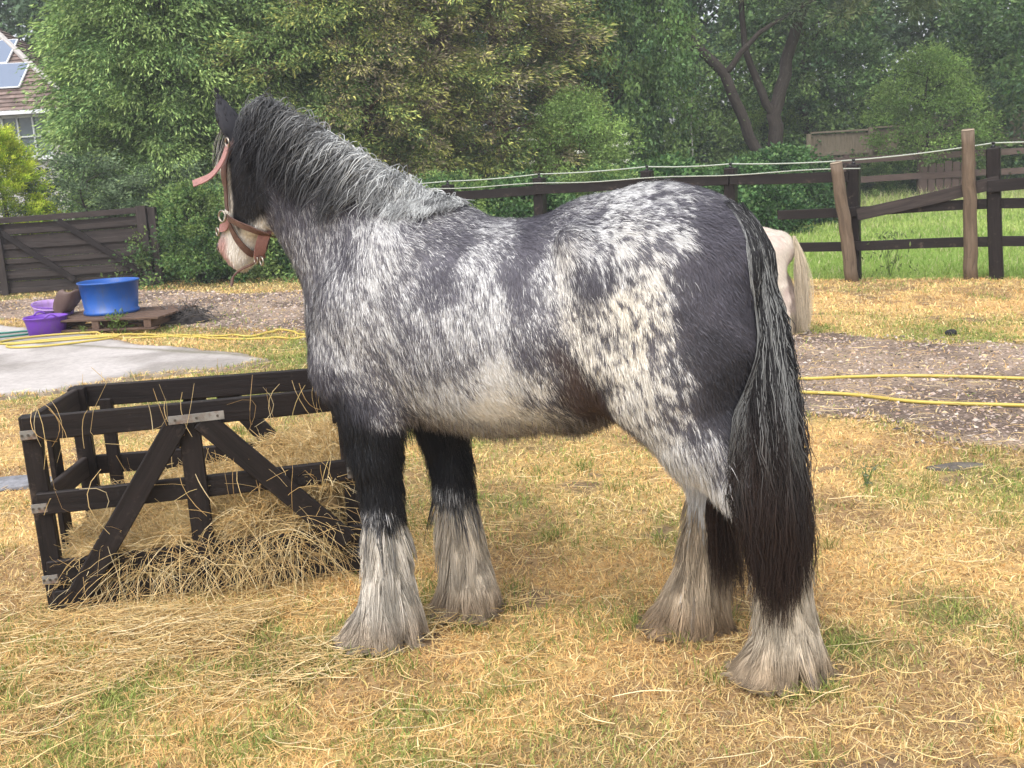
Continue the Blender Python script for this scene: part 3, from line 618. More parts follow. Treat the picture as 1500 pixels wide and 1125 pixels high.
fence = empty('rail_fence', (3.96, 11.9, 0)); tag(fence, 'dark creosoted post and rail fence with one broken sagging rail at the meadow', 'fence')
fo = np.array([3.96, 11.9, 0])
def Fp(x, y, z): return np.array([x, y, z]) - fo
posts = [(8.6, 9.30, 1.36, 0), (6.9, 10.25, 1.36, 0), (5.20, 11.16, 1.37, .04), (3.94, 11.93, 1.27, .01), (2.70, 12.61, 1.30, 0), (1.79, 13.12, 1.32, 0), (.50, 13.84, 1.30, 0), (-.71, 14.52, 1.27, 0), (-2.0, 15.2, 1.27, 0)]
for x, y, h, ln in posts:
    m = MB(); m.board(Fp(x, y, -.1), Fp(x - ln * 2.2, y, h), .135, .135, (.872, -.489, 0), ch=.012, segs=6, warp=.004); m.build('post', M_dark, fence)
rd = np.array([.872, -.489, 0]); off = np.array([-.489, -.872, 0]) * .085
def onf(x, z): y = 11.9 - (x - 3.96) * .5608; return Fp(x, y, z) + off
for a, b in (((3.88, 1.135), (2.72, 1.165)), ((2.70, 1.16), (1.80, 1.165)), ((1.78, 1.165), (.50, 1.15)), ((.50, 1.14), (-.71, 1.12)), ((-.71, 1.12), (-2.0, 1.1))):
    m = MB(); m.board(onf(*a), onf(*b), .115, .04, segs=5, warp=.004); m.build('rail', M_dark, fence)
m = MB(); m.board(onf(3.20, .735), onf(5.30, .80), .105, .04, segs=6, warp=.006); m.build('rail', M_dark, fence)
m = MB(); m.board(onf(5.26, .79), onf(6.9, .79), .105, .04, segs=5, warp=.005); m.build('rail', M_dark, fence)
m = MB(); m.board(onf(3.22, .365), onf(5.20, .40), .105, .04, segs=6, warp=.006); m.build('rail', M_dark, fence)
m = MB(); m.board(onf(5.22, .40), onf(6.9, .40), .105, .04, segs=5, warp=.005); m.build('rail', M_dark, fence)
m = MB(); m.board(onf(3.98, .715) + off * .5, onf(5.22, 1.02) + off * .5, .13, .04, segs=6, warp=.006); tag(m.build('rail', M_dark2, fence), 'sagging broken rail sloping down to the left')
m = MB(); m.board(onf(5.12, .97) + off * .9, onf(6.9, 1.12) + off * .9, .12, .04, segs=6, warp=.006); m.build('rail', M_dark, fence)
for z_ in (.40, .79, 1.12): m = MB(); m.board(onf(6.94, z_), onf(8.6, z_), .11, .04, segs=5, warp=.005); m.build('rail', M_dark, fence)
rp = []
tops = [(10.2, 8.4, 1.40)] + [(x - ln * 2.2, y, h + .045) for x, y, h, ln in posts]
for (a, b) in zip(tops[:-1], tops[1:]):
    for t in np.linspace(0, 1, 9)[:-1]:
        q = np.array(a) * (1 - t) + np.array(b) * t; q[2] -= .035 * 4 * t * (1 - t) * .45; rp.append(q - fo)
m = MB(); m.tube(rp, .0075, 8); m.build('rope', M_rope, fence, smooth=True)
m = MB(); pts = [onf(x, 1.225 + .01 * math.sin(x * 4)) + off * .4 for x in np.linspace(4.0, -2, 30)]; m.tube(pts, .006, 8); m.build('rope', M_rope, fence, smooth=True)
for x, y, h, ln in posts[1:]:
    m = MB(); c = Fp(x - ln * 2.2, y, h); m.lathe([(.001, 0), (.022, 0), (.022, .018), (.012, .024), (.012, .034), (.02, .040), (.02, .056), (.001, .060)], c, 12); m.build('insulator', M_black, fence, smooth=True)
def round_post(p0, p1, r, label):
    o = empty('round_post', p0); tag(o, label, 'post', 'round stakes beside the rail fence'); p0, p1 = np.array(p0), np.array(p1)
    m = MB(); K = 12; t = np.linspace(0, 1, K); rs = np.random.RandomState(3)
    pts = [(p1 - p0) * a + [0, 0, -.1 * (a == 0)] + rs.normal(size=3) * [.006, .006, 0] for a in t]; m.tube(pts, r * (1.1 - .15 * t), 16); m.build('stake', M_brown, o, smooth=True)
    m = MB(); d = unit(p1 - p0); m.tube([(p1 - p0) + d * .001, (p1 - p0) + d * .004], r * .93, 16); m.build('sawn_top', M_cut, o)
round_post((3.87, 11.78, 0), (3.64, 11.66, 1.30), .068, 'brown round stake leaning left against the square fence post')
round_post((4.98, 11.28, 0), (4.81, 11.08, 1.56), .066, 'tall brown round stake with a pale sawn top beside the rails')

# old rail fence and board fence beyond the meadow
of = empty('old_rail_fence', (9, 28, 0)); tag(of, 'old brown rail fence half lost in ivy at the far side of the meadow', 'fence'); oo = np.array([9, 28, 0])
xs = [5.2, 7.1, 9.0, 10.9, 12.8, 14.7, 16.6]; yy = lambda x: 28.0 - .05 * (x - 9) 
for x in xs: m = MB(); m.board(np.array([x, yy(x), -.1]) - oo, np.array([x, yy(x), 1.28]) - oo, .13, .13, (1, 0, 0)); m.build('post', M_rail2, of)
for a, b in zip(xs[:-1], xs[1:]):
    for z, w in ((1.12, .16), (.62, .16)):
        m = MB(); m.board(np.array([a, yy(a) - .09, z]) - oo, np.array([b, yy(b) - .09, z + .02]) - oo, w, .04); m.build('rail', M_rail2, of)
for i, (x0, n_) in enumerate(((10.95, 7), (6.0, 5))):
    for k in range(n_): m = MB(); m.board(np.array([x0 + k * .21, yy(10) - .14, .1]) - oo, np.array([x0 + k * .21 + .01, yy(10) - .14, .98 - .03 * (k % 3)]) - oo, .19, .02, (1, 0, 0)); m.build('board', M_rail2, of)
bf = empty('board_fence', (10, 31.2, 0)); tag(bf, 'weathered close board fence panels behind the pale green sapling', 'fence'); oo = np.array([10, 31.2, 0])
for (x0, x1, z) in ((9.0, 10.7, 1.93), (10.72, 12.4, 1.98), (12.45, 14.1, 2.15), (14.2, 16.2, 2.2)):
    m = MB(); nb = 14
    for k in range(nb): a = x0 + (x1 - x0) * (k + .5) / nb; m.board(np.array([a, 31.2 + .008 * (k % 2), .05]) - oo, np.array([a, 31.2 + .008 * (k % 2), z - .06]) - oo, (x1 - x0) / nb + .01, .014, (1, 0, 0))
    m.board(np.array([x0, 31.18, z]) - oo, np.array([x1, 31.18, z]) - oo, .05, .07); m.board(np.array([x0, 31.15, z - .62]) - oo, np.array([x1, 31.15, z - .62]) - oo, .09, .04); m.build('panel', M_old, bf)
for x, z in ((8.93, 1.9), (10.71, 2.0), (12.42, 2.0), (14.15, 2.42)): m = MB(); m.board(np.array([x, 31.13, -.1]) - oo, np.array([x, 31.13, z]) - oo, .12, .12, (1, 0, 0)); m.build('post', M_old, bf)

# wooden gate at the left
gt = empty('wooden_gate', (-7.5, 15.95, 0)); tag(gt, 'dark boarded wooden gate with two diagonal braces', 'gate')
def Gp(u, z, o=0): return np.array([u * .998, u * .06 - o, z])      # u metres along the gate from its left post
m = MB()
for k in range(6):
    z = .10 + k * .172; m.board(Gp(-1.6, z), Gp(2.06, z + .012), .165, .018, segs=4, warp=.003)
m.build('boarding', M_dark2, gt)
for k, z in enumerate((.06, .27, .48, .69, .90)):
    m = MB(); m.board(Gp(-1.6, z, .03), Gp(2.05, z + .015 * k, .03), .075, .035, segs=4, warp=.003); m.build('rail', M_dark2, gt)
m = MB(); m.board(Gp(-1.6, 1.075, .045), Gp(2.06, 1.135, .045), .085, .06, segs=5, warp=.003); m.build('top_rail', M_dark2, gt)
for a, b in (((-.02, 1.0), (1.05, .16)), ((.92, 1.06), (2.02, .22)), ((-1.55, 1.02), (-.5, .14))):
    m = MB(); m.board(Gp(*a, .068), Gp(*b, .068), .085, .03, segs=4); m.build('brace', M_dark, gt)
for u in (.02, -1.6): m = MB(); m.board(Gp(u, .0, .09), Gp(u, 1.08, .09), .10, .03, (1, 0, 0)); m.build('stile', M_dark2, gt)
m = MB(); m.board(Gp(2.13, -.1), Gp(2.13, 1.20), .15, .15, (1, 0, 0), segs=6, warp=.004); m.build('post', M_dark2, gt)
m = MB(); m.board(Gp(2.27, -.1, -.02), Gp(2.27, 1.17, -.02), .11, .12, (1, 0, 0)); m.build('post', M_dark2, gt)

# hay feeder
FL, FR, BR, BL = [np.array(q) for q in ((-1.645, 3.51, 0), (-.605, 3.735, 0), (-.70, 4.16, 0), (-1.68, 4.04, 0))]
fe = empty('hay_feeder', tuple(FL)); tag(fe, 'dark wooden hay feeder rack with diagonal braces standing by the forelegs', 'feeder')
def Q(p, z, o=(0, 0, 0)): q = p - FL + np.array(o, float); q = q.copy(); q[2] = z + (o[2] if len(o) > 2 else 0); return q
fd = unit(FR - FL); fn = np.array([fd[1], -fd[0], 0])     # outward front normal
def onF(u, z, o=0): return (FR - FL) * u + fn * o + np.array([0, 0, z])
def onB(u, z, o=0): return (BL - FL) + (BR - BL) * u - fn * o + np.array([0, 0, z])
def fb(name, a, b, w, t=.024, wd=(0, 0, 1), mat=None, **k): m = MB(); m.board(a, b, w, t, wd, ch=.004, segs=5, warp=k.get('warp', .0025)); return m.build(name, mat or M_dark, fe)
for nm, p in (('f', FL), ('r', FR), ('b', BR), ('l', BL)):
    fb('corner_post', Q(p, 0) + (fn * -.03 if nm in 'fr' else fn * .03), Q(p, .715) + (fn * -.03 if nm in 'fr' else fn * .03), .062, .05, fd)
fb('rail', onF(-.02, .672), onF(1.03, .672), .085)
fb('rail', onF(-.01, .405), onF(1.02, .405), .078)
fb('rail', onF(-.01, .155), onF(1.02, .150), .085)
fb('rail', onF(.0, .052), onF(1.01, .052), .070)
fb('rail', onB(-.02, .672), onB(1.03, .672), .085)
fb('rail', onB(-.01, .395), onB(1.02, .395), .075)
fb('rail', onB(.0, .10), onB(1.01, .10), .10)
for p, q in ((FL, BL), (FR, BR)):
    for z, w in ((.672, .085), (.405, .078), (.10, .12)): fb('side_rail', Q(p, z) + (q - p) * .0, Q(q, z), w, .024, mat=M_dark2)
fb('upright', onF(.49, .09, .026), onF(.49, .66, .026), .075, wd=fd)
fb('brace', onF(.46, .655, .052), onF(.085, .085, .052), .078, wd=(0, 0, 1))
fb('brace', onF(.53, .655, .052), onF(.965, .150, .052), .078, wd=(0, 0, 1))
fb('brace', onB(.46, .655, .026), onB(.085, .10, .026), .075); fb('brace', onB(.54, .655, .026), onB(.95, .12, .026), .075)
fb('side_upright', Q(FL, .05) + (BL - FL) * .5 + [-.026, 0, 0], Q(FL, .65) + (BL - FL) * .5 + [-.026, 0, 0], .07, .022, (0, 1, 0)); fb('side_upright', Q(BL, .05) + [.10, 0, 0], Q(BL, .66) + [.10, 0, 0], .05, .022, (1, 0, 0))
for k in range(7): fb('floor_board', Q(FL, .03) + (FR - FL) * (k + .5) / 7 + (BL - FL) * .06, Q(FL, .03) + (FR - FL) * (k + .5) / 7 + (BL - FL) * .94, .12, .02, fd)
def plate(a, b, w, o=0):
    m = MB(); m.board(a, b, w, .003, (0, 0, 1), ch=.0008); pl = m.build('metal_plate', M_zinc, fe)
    for t in (.12, .5, .88):
        m = MB(); c = a * (1 - t) + b * t; m.tube([c + fn * .0015, c + fn * .004], .0045, 10); m.build('screw', M_screw, pl)
plate(onF(.43, .666, .067), onF(.605, .668, .067), .030); 
for z in (.655, .395, .135): plate(onF(-.028, z, .014), onF(.020, z, .014), .032)
plate(onF(.985, .395, .014), onF(1.03, .395, .014), .042)
# hay heap lying inside and spilling through the front
hay = empty('hay_heap', tuple(FL)); tag(hay, 'heap of yellow hay inside the wooden feeder, spilling out of its front', 'hay')
def hz(u, v):   # heap height over feeder floor, u along front, v depth
    n = fbm(np.c_[u * 5, v * 3], 3, 7)
    return .15 + .20 * sstep(.2, .9, u) + .12 * v + .14 * (n - .5) - .05 * sstep(.12, 0, u)
gu, gv = np.meshgrid(np.linspace(.015, .985, 70), np.linspace(.06, .95, 34), indexing='ij'); u_, v_ = gu.ravel(), gv.ravel()
pp = (FR - FL)[None] * u_[:, None] + lerp((BL - FL)[None], (BR - FR)[None], u_[:, None]) * v_[:, None]
pz = hz(u_, v_) * np.minimum(1, .25 + np.minimum(np.minimum(u_, 1 - u_) * 14, np.minimum(v_, 1 - v_) * 9)); pp[:, 2] = pz - .02
q_ = (np.arange(69)[:, None] * 34 + np.arange(33)[None]).ravel()
mk('core', pp, np.stack([q_, q_ + 34, q_ + 35, q_ + 1], -1), attr_mat('hay_core', .9, .1, 0, 60.0, .6, .9), hay, col=np.tile([[.26, .18, .09]], (len(pp), 1)), smooth=True)
def hay_strands(c, d, ln, K=6, sag=.25, r=.0011):
    n = len(c); t = np.linspace(-.5, .5, K)[None, :, None]; d = unit(d); b = unit(np.cross(d, rng.normal(size=(n, 3))))
    P = c[:, None] + d[:, None] * t * ln[:, None, None] + b[:, None] * (rng.normal(size=(n, 1, 1)) * .35 * (4 * t * t - .4)) * ln[:, None, None]
    P[:, :, 2] -= (sag * (t[..., 0] + .5) ** 2) * ln[:, None]; P[:, :, 2] = np.maximum(P[:, :, 2], .008 + .01 * rng.random((n, 1)))
    return tubes(P, r * (.6 + .9 * rng.random((n, 1))) * np.array([.7, 1, 1, 1, .9, .6])[None], haycol(n))
n = 13000; u_ = .03 + .94 * rng.random(n); v_ = .04 + .9 * rng.random(n) ** 1.2; c = (FR - FL)[None] * u_[:, None] + (BL - FL)[None] * v_[:, None]
c[:, 2] = hz(u_, v_) + .005 + .035 * rng.random(n); d = np.c_[rng.normal(size=n), rng.normal(size=n) * .7, rng.normal(size=n) * .32]
A1 = hay_strands(c, d, .06 + .13 * rng.random(n), sag=.1)
# spill: strands arch out between the rails and hang to the ground
n = 2300; u_ = np.clip(rng.choice([.22, .40, .62, .75, .85], n, p=[.14, .2, .26, .24, .16]) + rng.normal(size=n) * .085, .06, .97)
r0 = (FR - FL)[None] * u_[:, None] + fn * .01 * rng.normal(size=(n, 1)); r0[:, 2] = .07 + .22 * rng.random(n) * (.5 + .6 * u_)
K = 8; P = np.empty((n, K, 3)); P[:, 0] = r0 - fn * .06; dd_ = unit(fn[None] * (.4 + .6 * rng.random((n, 1))) + fd[None] * rng.normal(size=(n, 1)) * 1.7 + np.array([0, 0, .25]) + rng.normal(size=(n, 3)) * .6); ln = .10 + .36 * rng.random(n) ** 1.5
kink = rng.integers(2, 7, n); kd = rng.normal(size=(n, 3)) * .9
for k in range(1, K):
    dd_ = unit(dd_ * .90 + np.array([0, 0, -.15]) + fn * -.03 + rng.normal(size=(n, 3)) * .07 + kd * (kink == k)[:, None] * .6); P[:, k] = P[:, k - 1] + dd_ * (ln / (K - 1))[:, None]
    P[:, k, 2] = np.maximum(P[:, k, 2], .010 + .02 * rng.random(n))
A2 = tubes(P, .0010 * (.6 + .8 * rng.random((n, 1))) * np.linspace(1, .6, K)[None], haycol(n))
# stalks caught on the rails
n = 70; u_ = rng.random(n); c = (FR - FL)[None] * u_[:, None] + np.where(rng.random((n, 1)) < .5, fn * .05, (BL - FL)[None]); c[:, 2] = np.where(rng.random(n) < .5, .70, .43) - .02 * rng.random(n)
A3 = hay_strands(c, np.c_[rng.normal(size=n) * .5, rng.normal(size=n) * .3, -np.ones(n)], .08 + .12 * rng.random(n), sag=.3)
vs, fs, cs, k0 = [], [], [], 0
for a in (A1, A2, A3): vs.append(a[0]); fs.append(a[1] + k0); cs.append(a[2]); k0 += len(a[0])
mk('stalks', np.concatenate(vs), np.concatenate(fs), M_straw, hay, col=np.concatenate(cs), smooth=True)

# tubs, buckets, pallet, hose
def mat_dirty(nm, c, dirt, rough=.4):
    m, nt, b = new_mat(nm, rough, .45); tc = N_(nt, 'ShaderNodeTexCoord'); no = N_(nt, 'ShaderNodeTexNoise', Scale=7.0, Detail=6.0, Roughness=.7); nt.links.new(tc.outputs['Object'], no.inputs['Vector'])
    mp = N_(nt, 'ShaderNodeMapping'); mp.inputs['Scale'].default_value = (1.6, 1.6, .5); nt.links.new(tc.outputs['Object'], mp.inputs[0]); nt.links.new(mp.outputs[0], no.inputs['Vector'])
    mr = N_(nt, 'ShaderNodeMapRange'); mr.inputs[1].default_value = .48; mr.inputs[2].default_value = .75; mr.inputs[4].default_value = .8; nt.links.new(no.outputs['Fac'], mr.inputs[0])
    mx = N_(nt, 'ShaderNodeMix', data_type='RGBA'); mx.inputs[6].default_value = (*c, 1); mx.inputs[7].default_value = (*dirt, 1); nt.links.new(mr.outputs[0], mx.inputs[0]); nt.links.new(mx.outputs[2], b.inputs['Base Color']); return m
M_blue = mat_dirty('blue_plastic', (.010, .085, .36), (.06, .09, .16)); M_purple = mat_dirty('purple_rubber', (.16, .045, .42), (.16, .11, .17), .5); M_lilac = mat_dirty('lilac_rubber', (.42, .26, .55), (.20, .14, .15), .5)
M_pallet = grain_mat('pallet_wood', (.07, .045, .035), (.18, .12, .09), .85, .15, (4, 30, 30), (.08, .06, .05), .3, .5)
pal_ = empty('pallet', (-4.16, 11.28, .02)); pal_.rotation_euler = (0, 0, -.15); tag(pal_, 'low brown wooden pallet carrying the blue tub', 'pallet')
for k in range(6): m = MB(); m.board((-.62, -.40 + k * .16, .135), (.68, -.40 + k * .16, .135), .12, .022, (0, 1, 0)); m.build('top_board', M_pallet, pal_)
for x in (-.55, -.02, .55): m = MB(); m.board((x, -.45, .085), (x, .48, .085), .09, .078, (0, 0, 1)); m.build('bearer', M_pallet, pal_)
for k in range(3): m = MB(); m.board((-.62, -.40 + k * .40, .028), (.62, -.40 + k * .40, .028), .10, .02, (0, 1, 0)); m.build('bottom_board', M_pallet, pal_)
tub = empty('blue_tub', (-4.24, 11.32, .166)); tag(tub, 'big blue plastic tub with a bent rim standing on the pallet', 'tub')
m = MB(); m.lathe([(.001, .0), (.300, .0), (.318, .012), (.315, .045), (.302, .05), (.318, .20), (.338, .38), (.352, .385), (.355, .40), (.342, .405), (.330, .39), (.308, .20), (.290, .03), (.001, .025)], (0, 0, 0), 48, .012); m.build('shell', M_blue, tub, smooth=True); tub.scale = (.90, .90, .86)
m = MB(); m.lathe([(.001, .30), (.16, .305), (.318, .30)], (0, 0, 0), 40); m.build('water', new_mat('tub_water', .05, .6, (.03, .05, .06))[0], tub, smooth=True)
bk = empty('purple_bucket', (-4.80, 10.95, .024)); tag(bk, 'dirty purple rubber feed bucket on the concrete', 'bucket')
m = MB(); m.lathe([(.001, 0), (.165, 0), (.178, .01), (.20, .14), (.212, .175), (.218, .178), (.218, .19), (.206, .19), (.195, .16), (.168, .02), (.001, .018)], (0, 0, 0), 40, .03); m.build('shell', M_purple, bk, smooth=True)
for a in (-.9, 2.2):
    m = MB(); m.tube([(.212 * math.cos(a + s), .212 * math.sin(a + s), .185 + .035 * math.cos(s * 5.2)) for s in np.linspace(-.3, .3, 9)], .008, 8); m.build('handle', M_purple, bk, smooth=True)
b2 = empty('lilac_bucket', (-4.92, 11.42, .024)); b2.rotation_euler = (.16, .10, .3); tag(b2, 'tilted lilac feed bucket behind the purple bucket', 'bucket')
m = MB(); m.lathe([(.001, 0), (.16, 0), (.175, .01), (.20, .20), (.212, .245), (.224, .25), (.224, .262), (.208, .262), (.195, .22), (.165, .02), (.001, .018)], (0, 0, .0), 40, .03); m.build('shell', M_lilac, b2, smooth=True)
m = MB(); m.tube([(.215 * math.cos(a), .215 * math.sin(a), .26 - .02 * math.sin(a)) for a in np.linspace(2.5, 5.4, 14)], .006, 8); m.build('handle', M_purple, b2, smooth=True)
# brown rubber boot-like flap standing in the buckets
M_rubber = mat_dirty('brown_rubber', (.10, .06, .05), (.17, .12, .10), .6)
sc_ = empty('rubber_scoop', (-4.72, 11.18, .20)); sc_.rotation_euler = (.25, .15, .35); tag(sc_, 'brown worn rubber mat flap propped up between the purple buckets', 'scoop')
m = MB(); nu, nv = 14, 12; V = []
for s_ in (1, -1):
    for i in range(nu):
        for j in range(nv):
            u, v = i / (nu - 1) * 2 - 1, j / (nv - 1); wd_ = .13 * (.45 + .55 * math.sin(min(1.57, .35 + v * 1.9))) * (1 if v < .85 else math.sqrt(max(0, 1 - ((v - .85) / .17) ** 2)) * .55 + .45)
            V.append((u * wd_ + .10 * v, .035 * u * u * 1.5 + s_ * .006, v * .26 + .02 * math.sin(u * 3)))
F = []
for s_ in (0, 1):
    b0 = s_ * nu * nv
    for i in range(nu - 1):
        for j in range(nv - 1): q = (b0 + i * nv + j, b0 + (i + 1) * nv + j, b0 + (i + 1) * nv + j + 1, b0 + i * nv + j + 1); F.append(q if s_ == 0 else q[::-1])
edge = [i * nv for i in range(nu)] + [(nu - 1) * nv + j for j in range(1, nv)] + [i * nv + nv - 1 for i in range(nu - 2, -1, -1)] + [j for j in range(nv - 2, 0, -1)]
for a, b in zip(edge, edge[1:] + edge[:1]): F.append((b, a, a + nu * nv, b + nu * nv))
m.add(V, F); m.build('flap', M_rubber, sc_, smooth=True)
m = MB(); m.tube([(.0, 0, .02), (-.01, 0, -.10), (0, .01, -.17)], .016, 10); m.build('stem', M_rubber, sc_, smooth=True)
def rock(name, loc, s, col, label, cat, seed=1, flat=.6):
    bm = bmesh.new(); bmesh.ops.create_icosphere(bm, subdivisions=3, radius=1); V = np.array([v.co[:] for v in bm.verts]); F = np.array([[v.index for v in f.verts] for f in bm.faces]); bm.free()
    V = V * (1 + .5 * (fbm(V * 1.7 + seed, 3, seed) - .5))[:, None] * np.array(s) * [1, 1, flat]
    m_ = attr_mat(name + '_surface', .8, .3, 0, 30.0, .4, .5); o = mk(name, V, F, m_, col=np.array(col) * (.6 + .8 * fbm(V * 9 / max(s) + seed, 2, seed))[:, None], smooth=True); o.location = loc; tag(o, label, cat); return o
rock('stone', (-4.80, 11.75, .06), (.11, .09, .12), (.17, .15, .13), 'mottled dark stone lying between the lilac bucket and the pallet', 'stone', 4, .8)
dbr = rock('debris_heap', (-3.52, 11.32, .02), (.30, .18, .17), (.055, .05, .05), 'dark heap of twigs and debris at the right end of the pallet', 'debris', 9, .6)
n = 260; P = np.c_[rng.normal(size=n) * .16, rng.normal(size=n) * .10, .03 + .10 * rng.random(n)]; d_ = unit(rng.normal(size=(n, 3)) * [1, 1, .45]); t_ = np.linspace(-.5, .5, 4)[None, :, None]
Pt = P[:, None] + d_[:, None] * t_ * (.10 + .22 * rng.random((n, 1, 1))) + rng.normal(size=(n, 4, 3)) * .008; Pt[:, :, 2] = np.maximum(Pt[:, :, 2], .0)
V, Fq, C = tubes(Pt, np.full((n, 4), .004), np.array([.09, .08, .075]) * (.5 + rng.random((n, 1)))); mk('twigs', V, Fq, M_straw, dbr, col=C)
rock('dark_stone', (3.37, 7.96, .02), (.045, .03, .04), (.02, .02, .022), 'small black lump lying at the far edge of the gravel track', 'stone', 2, .8)
rock('paving_slab', (-2.62, 5.28, .0), (.24, .13, .05), (.20, .20, .215), 'flat grey slab sunk in the grass left of the feeder', 'slab', 6, .45)
rock('flat_stone', (2.0, 4.62, .0), (.14, .05, .03), (.11, .095, .08), 'flat dark stone at the near edge of the gravel track', 'stone', 8, .6)
pb = empty('black_pot', (-4.55, 16.0, 0)); tag(pb, 'small black plastic pot at the foot of the shrubs', 'pot')
m = MB(); m.lathe([(.001, 0), (.09, 0), (.12, .14), (.13, .14), (.13, .16), (.115, .16), (.085, .02), (.001, .02)], (0, 0, 0), 24); m.build('shell', M_black, pb, smooth=True)
M_hose, _, hb__ = new_mat('yellow_hose', .4, .4, (.50, .385, .08))
def spline(pts, n=10):
    pts = np.array(pts, float); q = np.concatenate([2 * pts[:1] - pts[1:2], pts, 2 * pts[-1:] - pts[-2:-1]]); out = []
    for i in range(len(pts) - 1):
        for f in np.linspace(0, 1, n, endpoint=False): p0, p1, p2, p3 = q[i:i + 4]; out.append(.5 * (2 * p1 + (p2 - p0) * f + (2 * p0 - 5 * p1 + 4 * p2 - p3) * f * f + (3 * p1 - p0 - 3 * p2 + p3) * f ** 3))
    out.append(pts[-1]); return np.array(out)
def hose(name, pts, r, mat, label, cat):
    q = spline(pts); z = surf_z(q[:, :2]) + r + .004; P = np.c_[q[:, :2], z + (q[:, 2] if q.shape[1] > 2 else 0)]; m = MB(); m.tube(P, r, 10); o = m.build(name, mat, smooth=True); tag(o, label, cat); return o
hose('hose', [(3.9, 5.85), (3.10, 6.25), (2.57, 6.49), (2.17, 6.58), (1.83, 6.62), (1.2, 6.9), (.3, 8.0), (-.9, 9.3), (-1.91, 9.95), (-2.24, 10.28), (-2.5, 10.12), (-2.99, 10.31), (-3.5, 10.55), (-4.0, 10.72), (-4.4, 10.78), (-4.80, 10.72), (-5.05, 10.5), (-4.95, 10.3), (-4.5, 10.42),
               (-4.10, 10.50), (-3.85, 10.35), (-4.1, 10.12), (-4.45, 9.98), (-4.75, 10.02), (-4.85, 10.22), (-4.5, 10.30), (-4.1, 10.38), (-3.7, 10.45), (-3.3, 10.35), (-2.6, 10.0), (-2.0, 9.75), (-.8, 8.9), (.5, 7.3), (1.2, 6.45), (1.73, 6.23), (2.01, 6.08), (2.3, 5.80), (2.78, 5.59), (3.7, 5.2)], .0105, M_hose, 'yellow garden hose snaking across the gravel track', 'hose')
hose('green_hose', [(-5.9, 11.3), (-5.4, 11.15), (-5.1, 11.2), (-4.95, 11.0), (-5.2, 10.85), (-5.6, 10.8)], .010, new_mat('green_hose', .4, .4, (.02, .16, .12))[0], 'thin green hose end left of the purple bucket', 'hose')
# wild plants at the pallet and in the foreground
def weed(x, y, h, n, label, col=(.13, .20, .045)):
    o = empty('weed', (x, y, 0)); tag(o, label, 'weed'); P_ = np.c_[rng.normal(size=n) * h * .3, rng.normal(size=n) * h * .3, h * rng.random(n) ** .8]
    V, F, C = kites(P_, rng.normal(size=(n, 3)) * .7 + [0, 0, .5], np.minimum(h * (.16 + .18 * rng.random(n)), .07), .3, np.array(col) * (.6 + .8 * rng.random((n, 1)))); mk('leaves', V, F, M_leaf, o, col=C)
    m = MB()
    for k in range(5): a = rng.random() * 6.28; m.tube([(0, 0, 0), (math.cos(a) * h * .15, math.sin(a) * h * .15, h * .5), (math.cos(a) * h * .3, math.sin(a) * h * .3, h * .95)], [.004, .003, .001], 6)
    m.build('stem', new_mat('green_stem', .6, .3, (.12, .17, .05))[0], o)
weed(-4.02, 10.83, .22, 130, 'bushy green weed growing in front of the pallet'); weed(-4.38, 10.82, .10, 50, 'small weed sprouting under the pallet edge'); weed(4.35, 11.95, .50, 110, 'slender weed standing in the meadow behind the rails', (.13, .18, .06)); weed(1.52, 4.42, .09, 40, 'tiny grey green weed right of the tail on the dry grass', (.16, .19, .11))
# ------------------------------------------------------------------ animals: one continuous skin grown from limb chains
def seg_sdf(P, A, B, a0, a1, b0, b1, L):
    A = np.array(A, float); B = np.array(B, float); ab = B - A; q0 = P - A
    t = np.clip(q0 @ ab / (ab @ ab + 1e-12), 0, 1); q = q0 - t[:, None] * ab
    ql = q @ L; r2 = np.maximum((q * q).sum(1) - ql * ql, 0)
    a = a0 + (a1 - a0) * t; b = b0 + (b1 - b0) * t
    k0 = np.sqrt(r2 / a ** 2 + ql ** 2 / b ** 2); k1 = np.sqrt(r2 / a ** 4 + ql ** 2 / b ** 4)
    return np.where(k1 > 1e-6, k0 * (k0 - 1) / np.maximum(k1, 1e-6), -np.minimum(a, b))

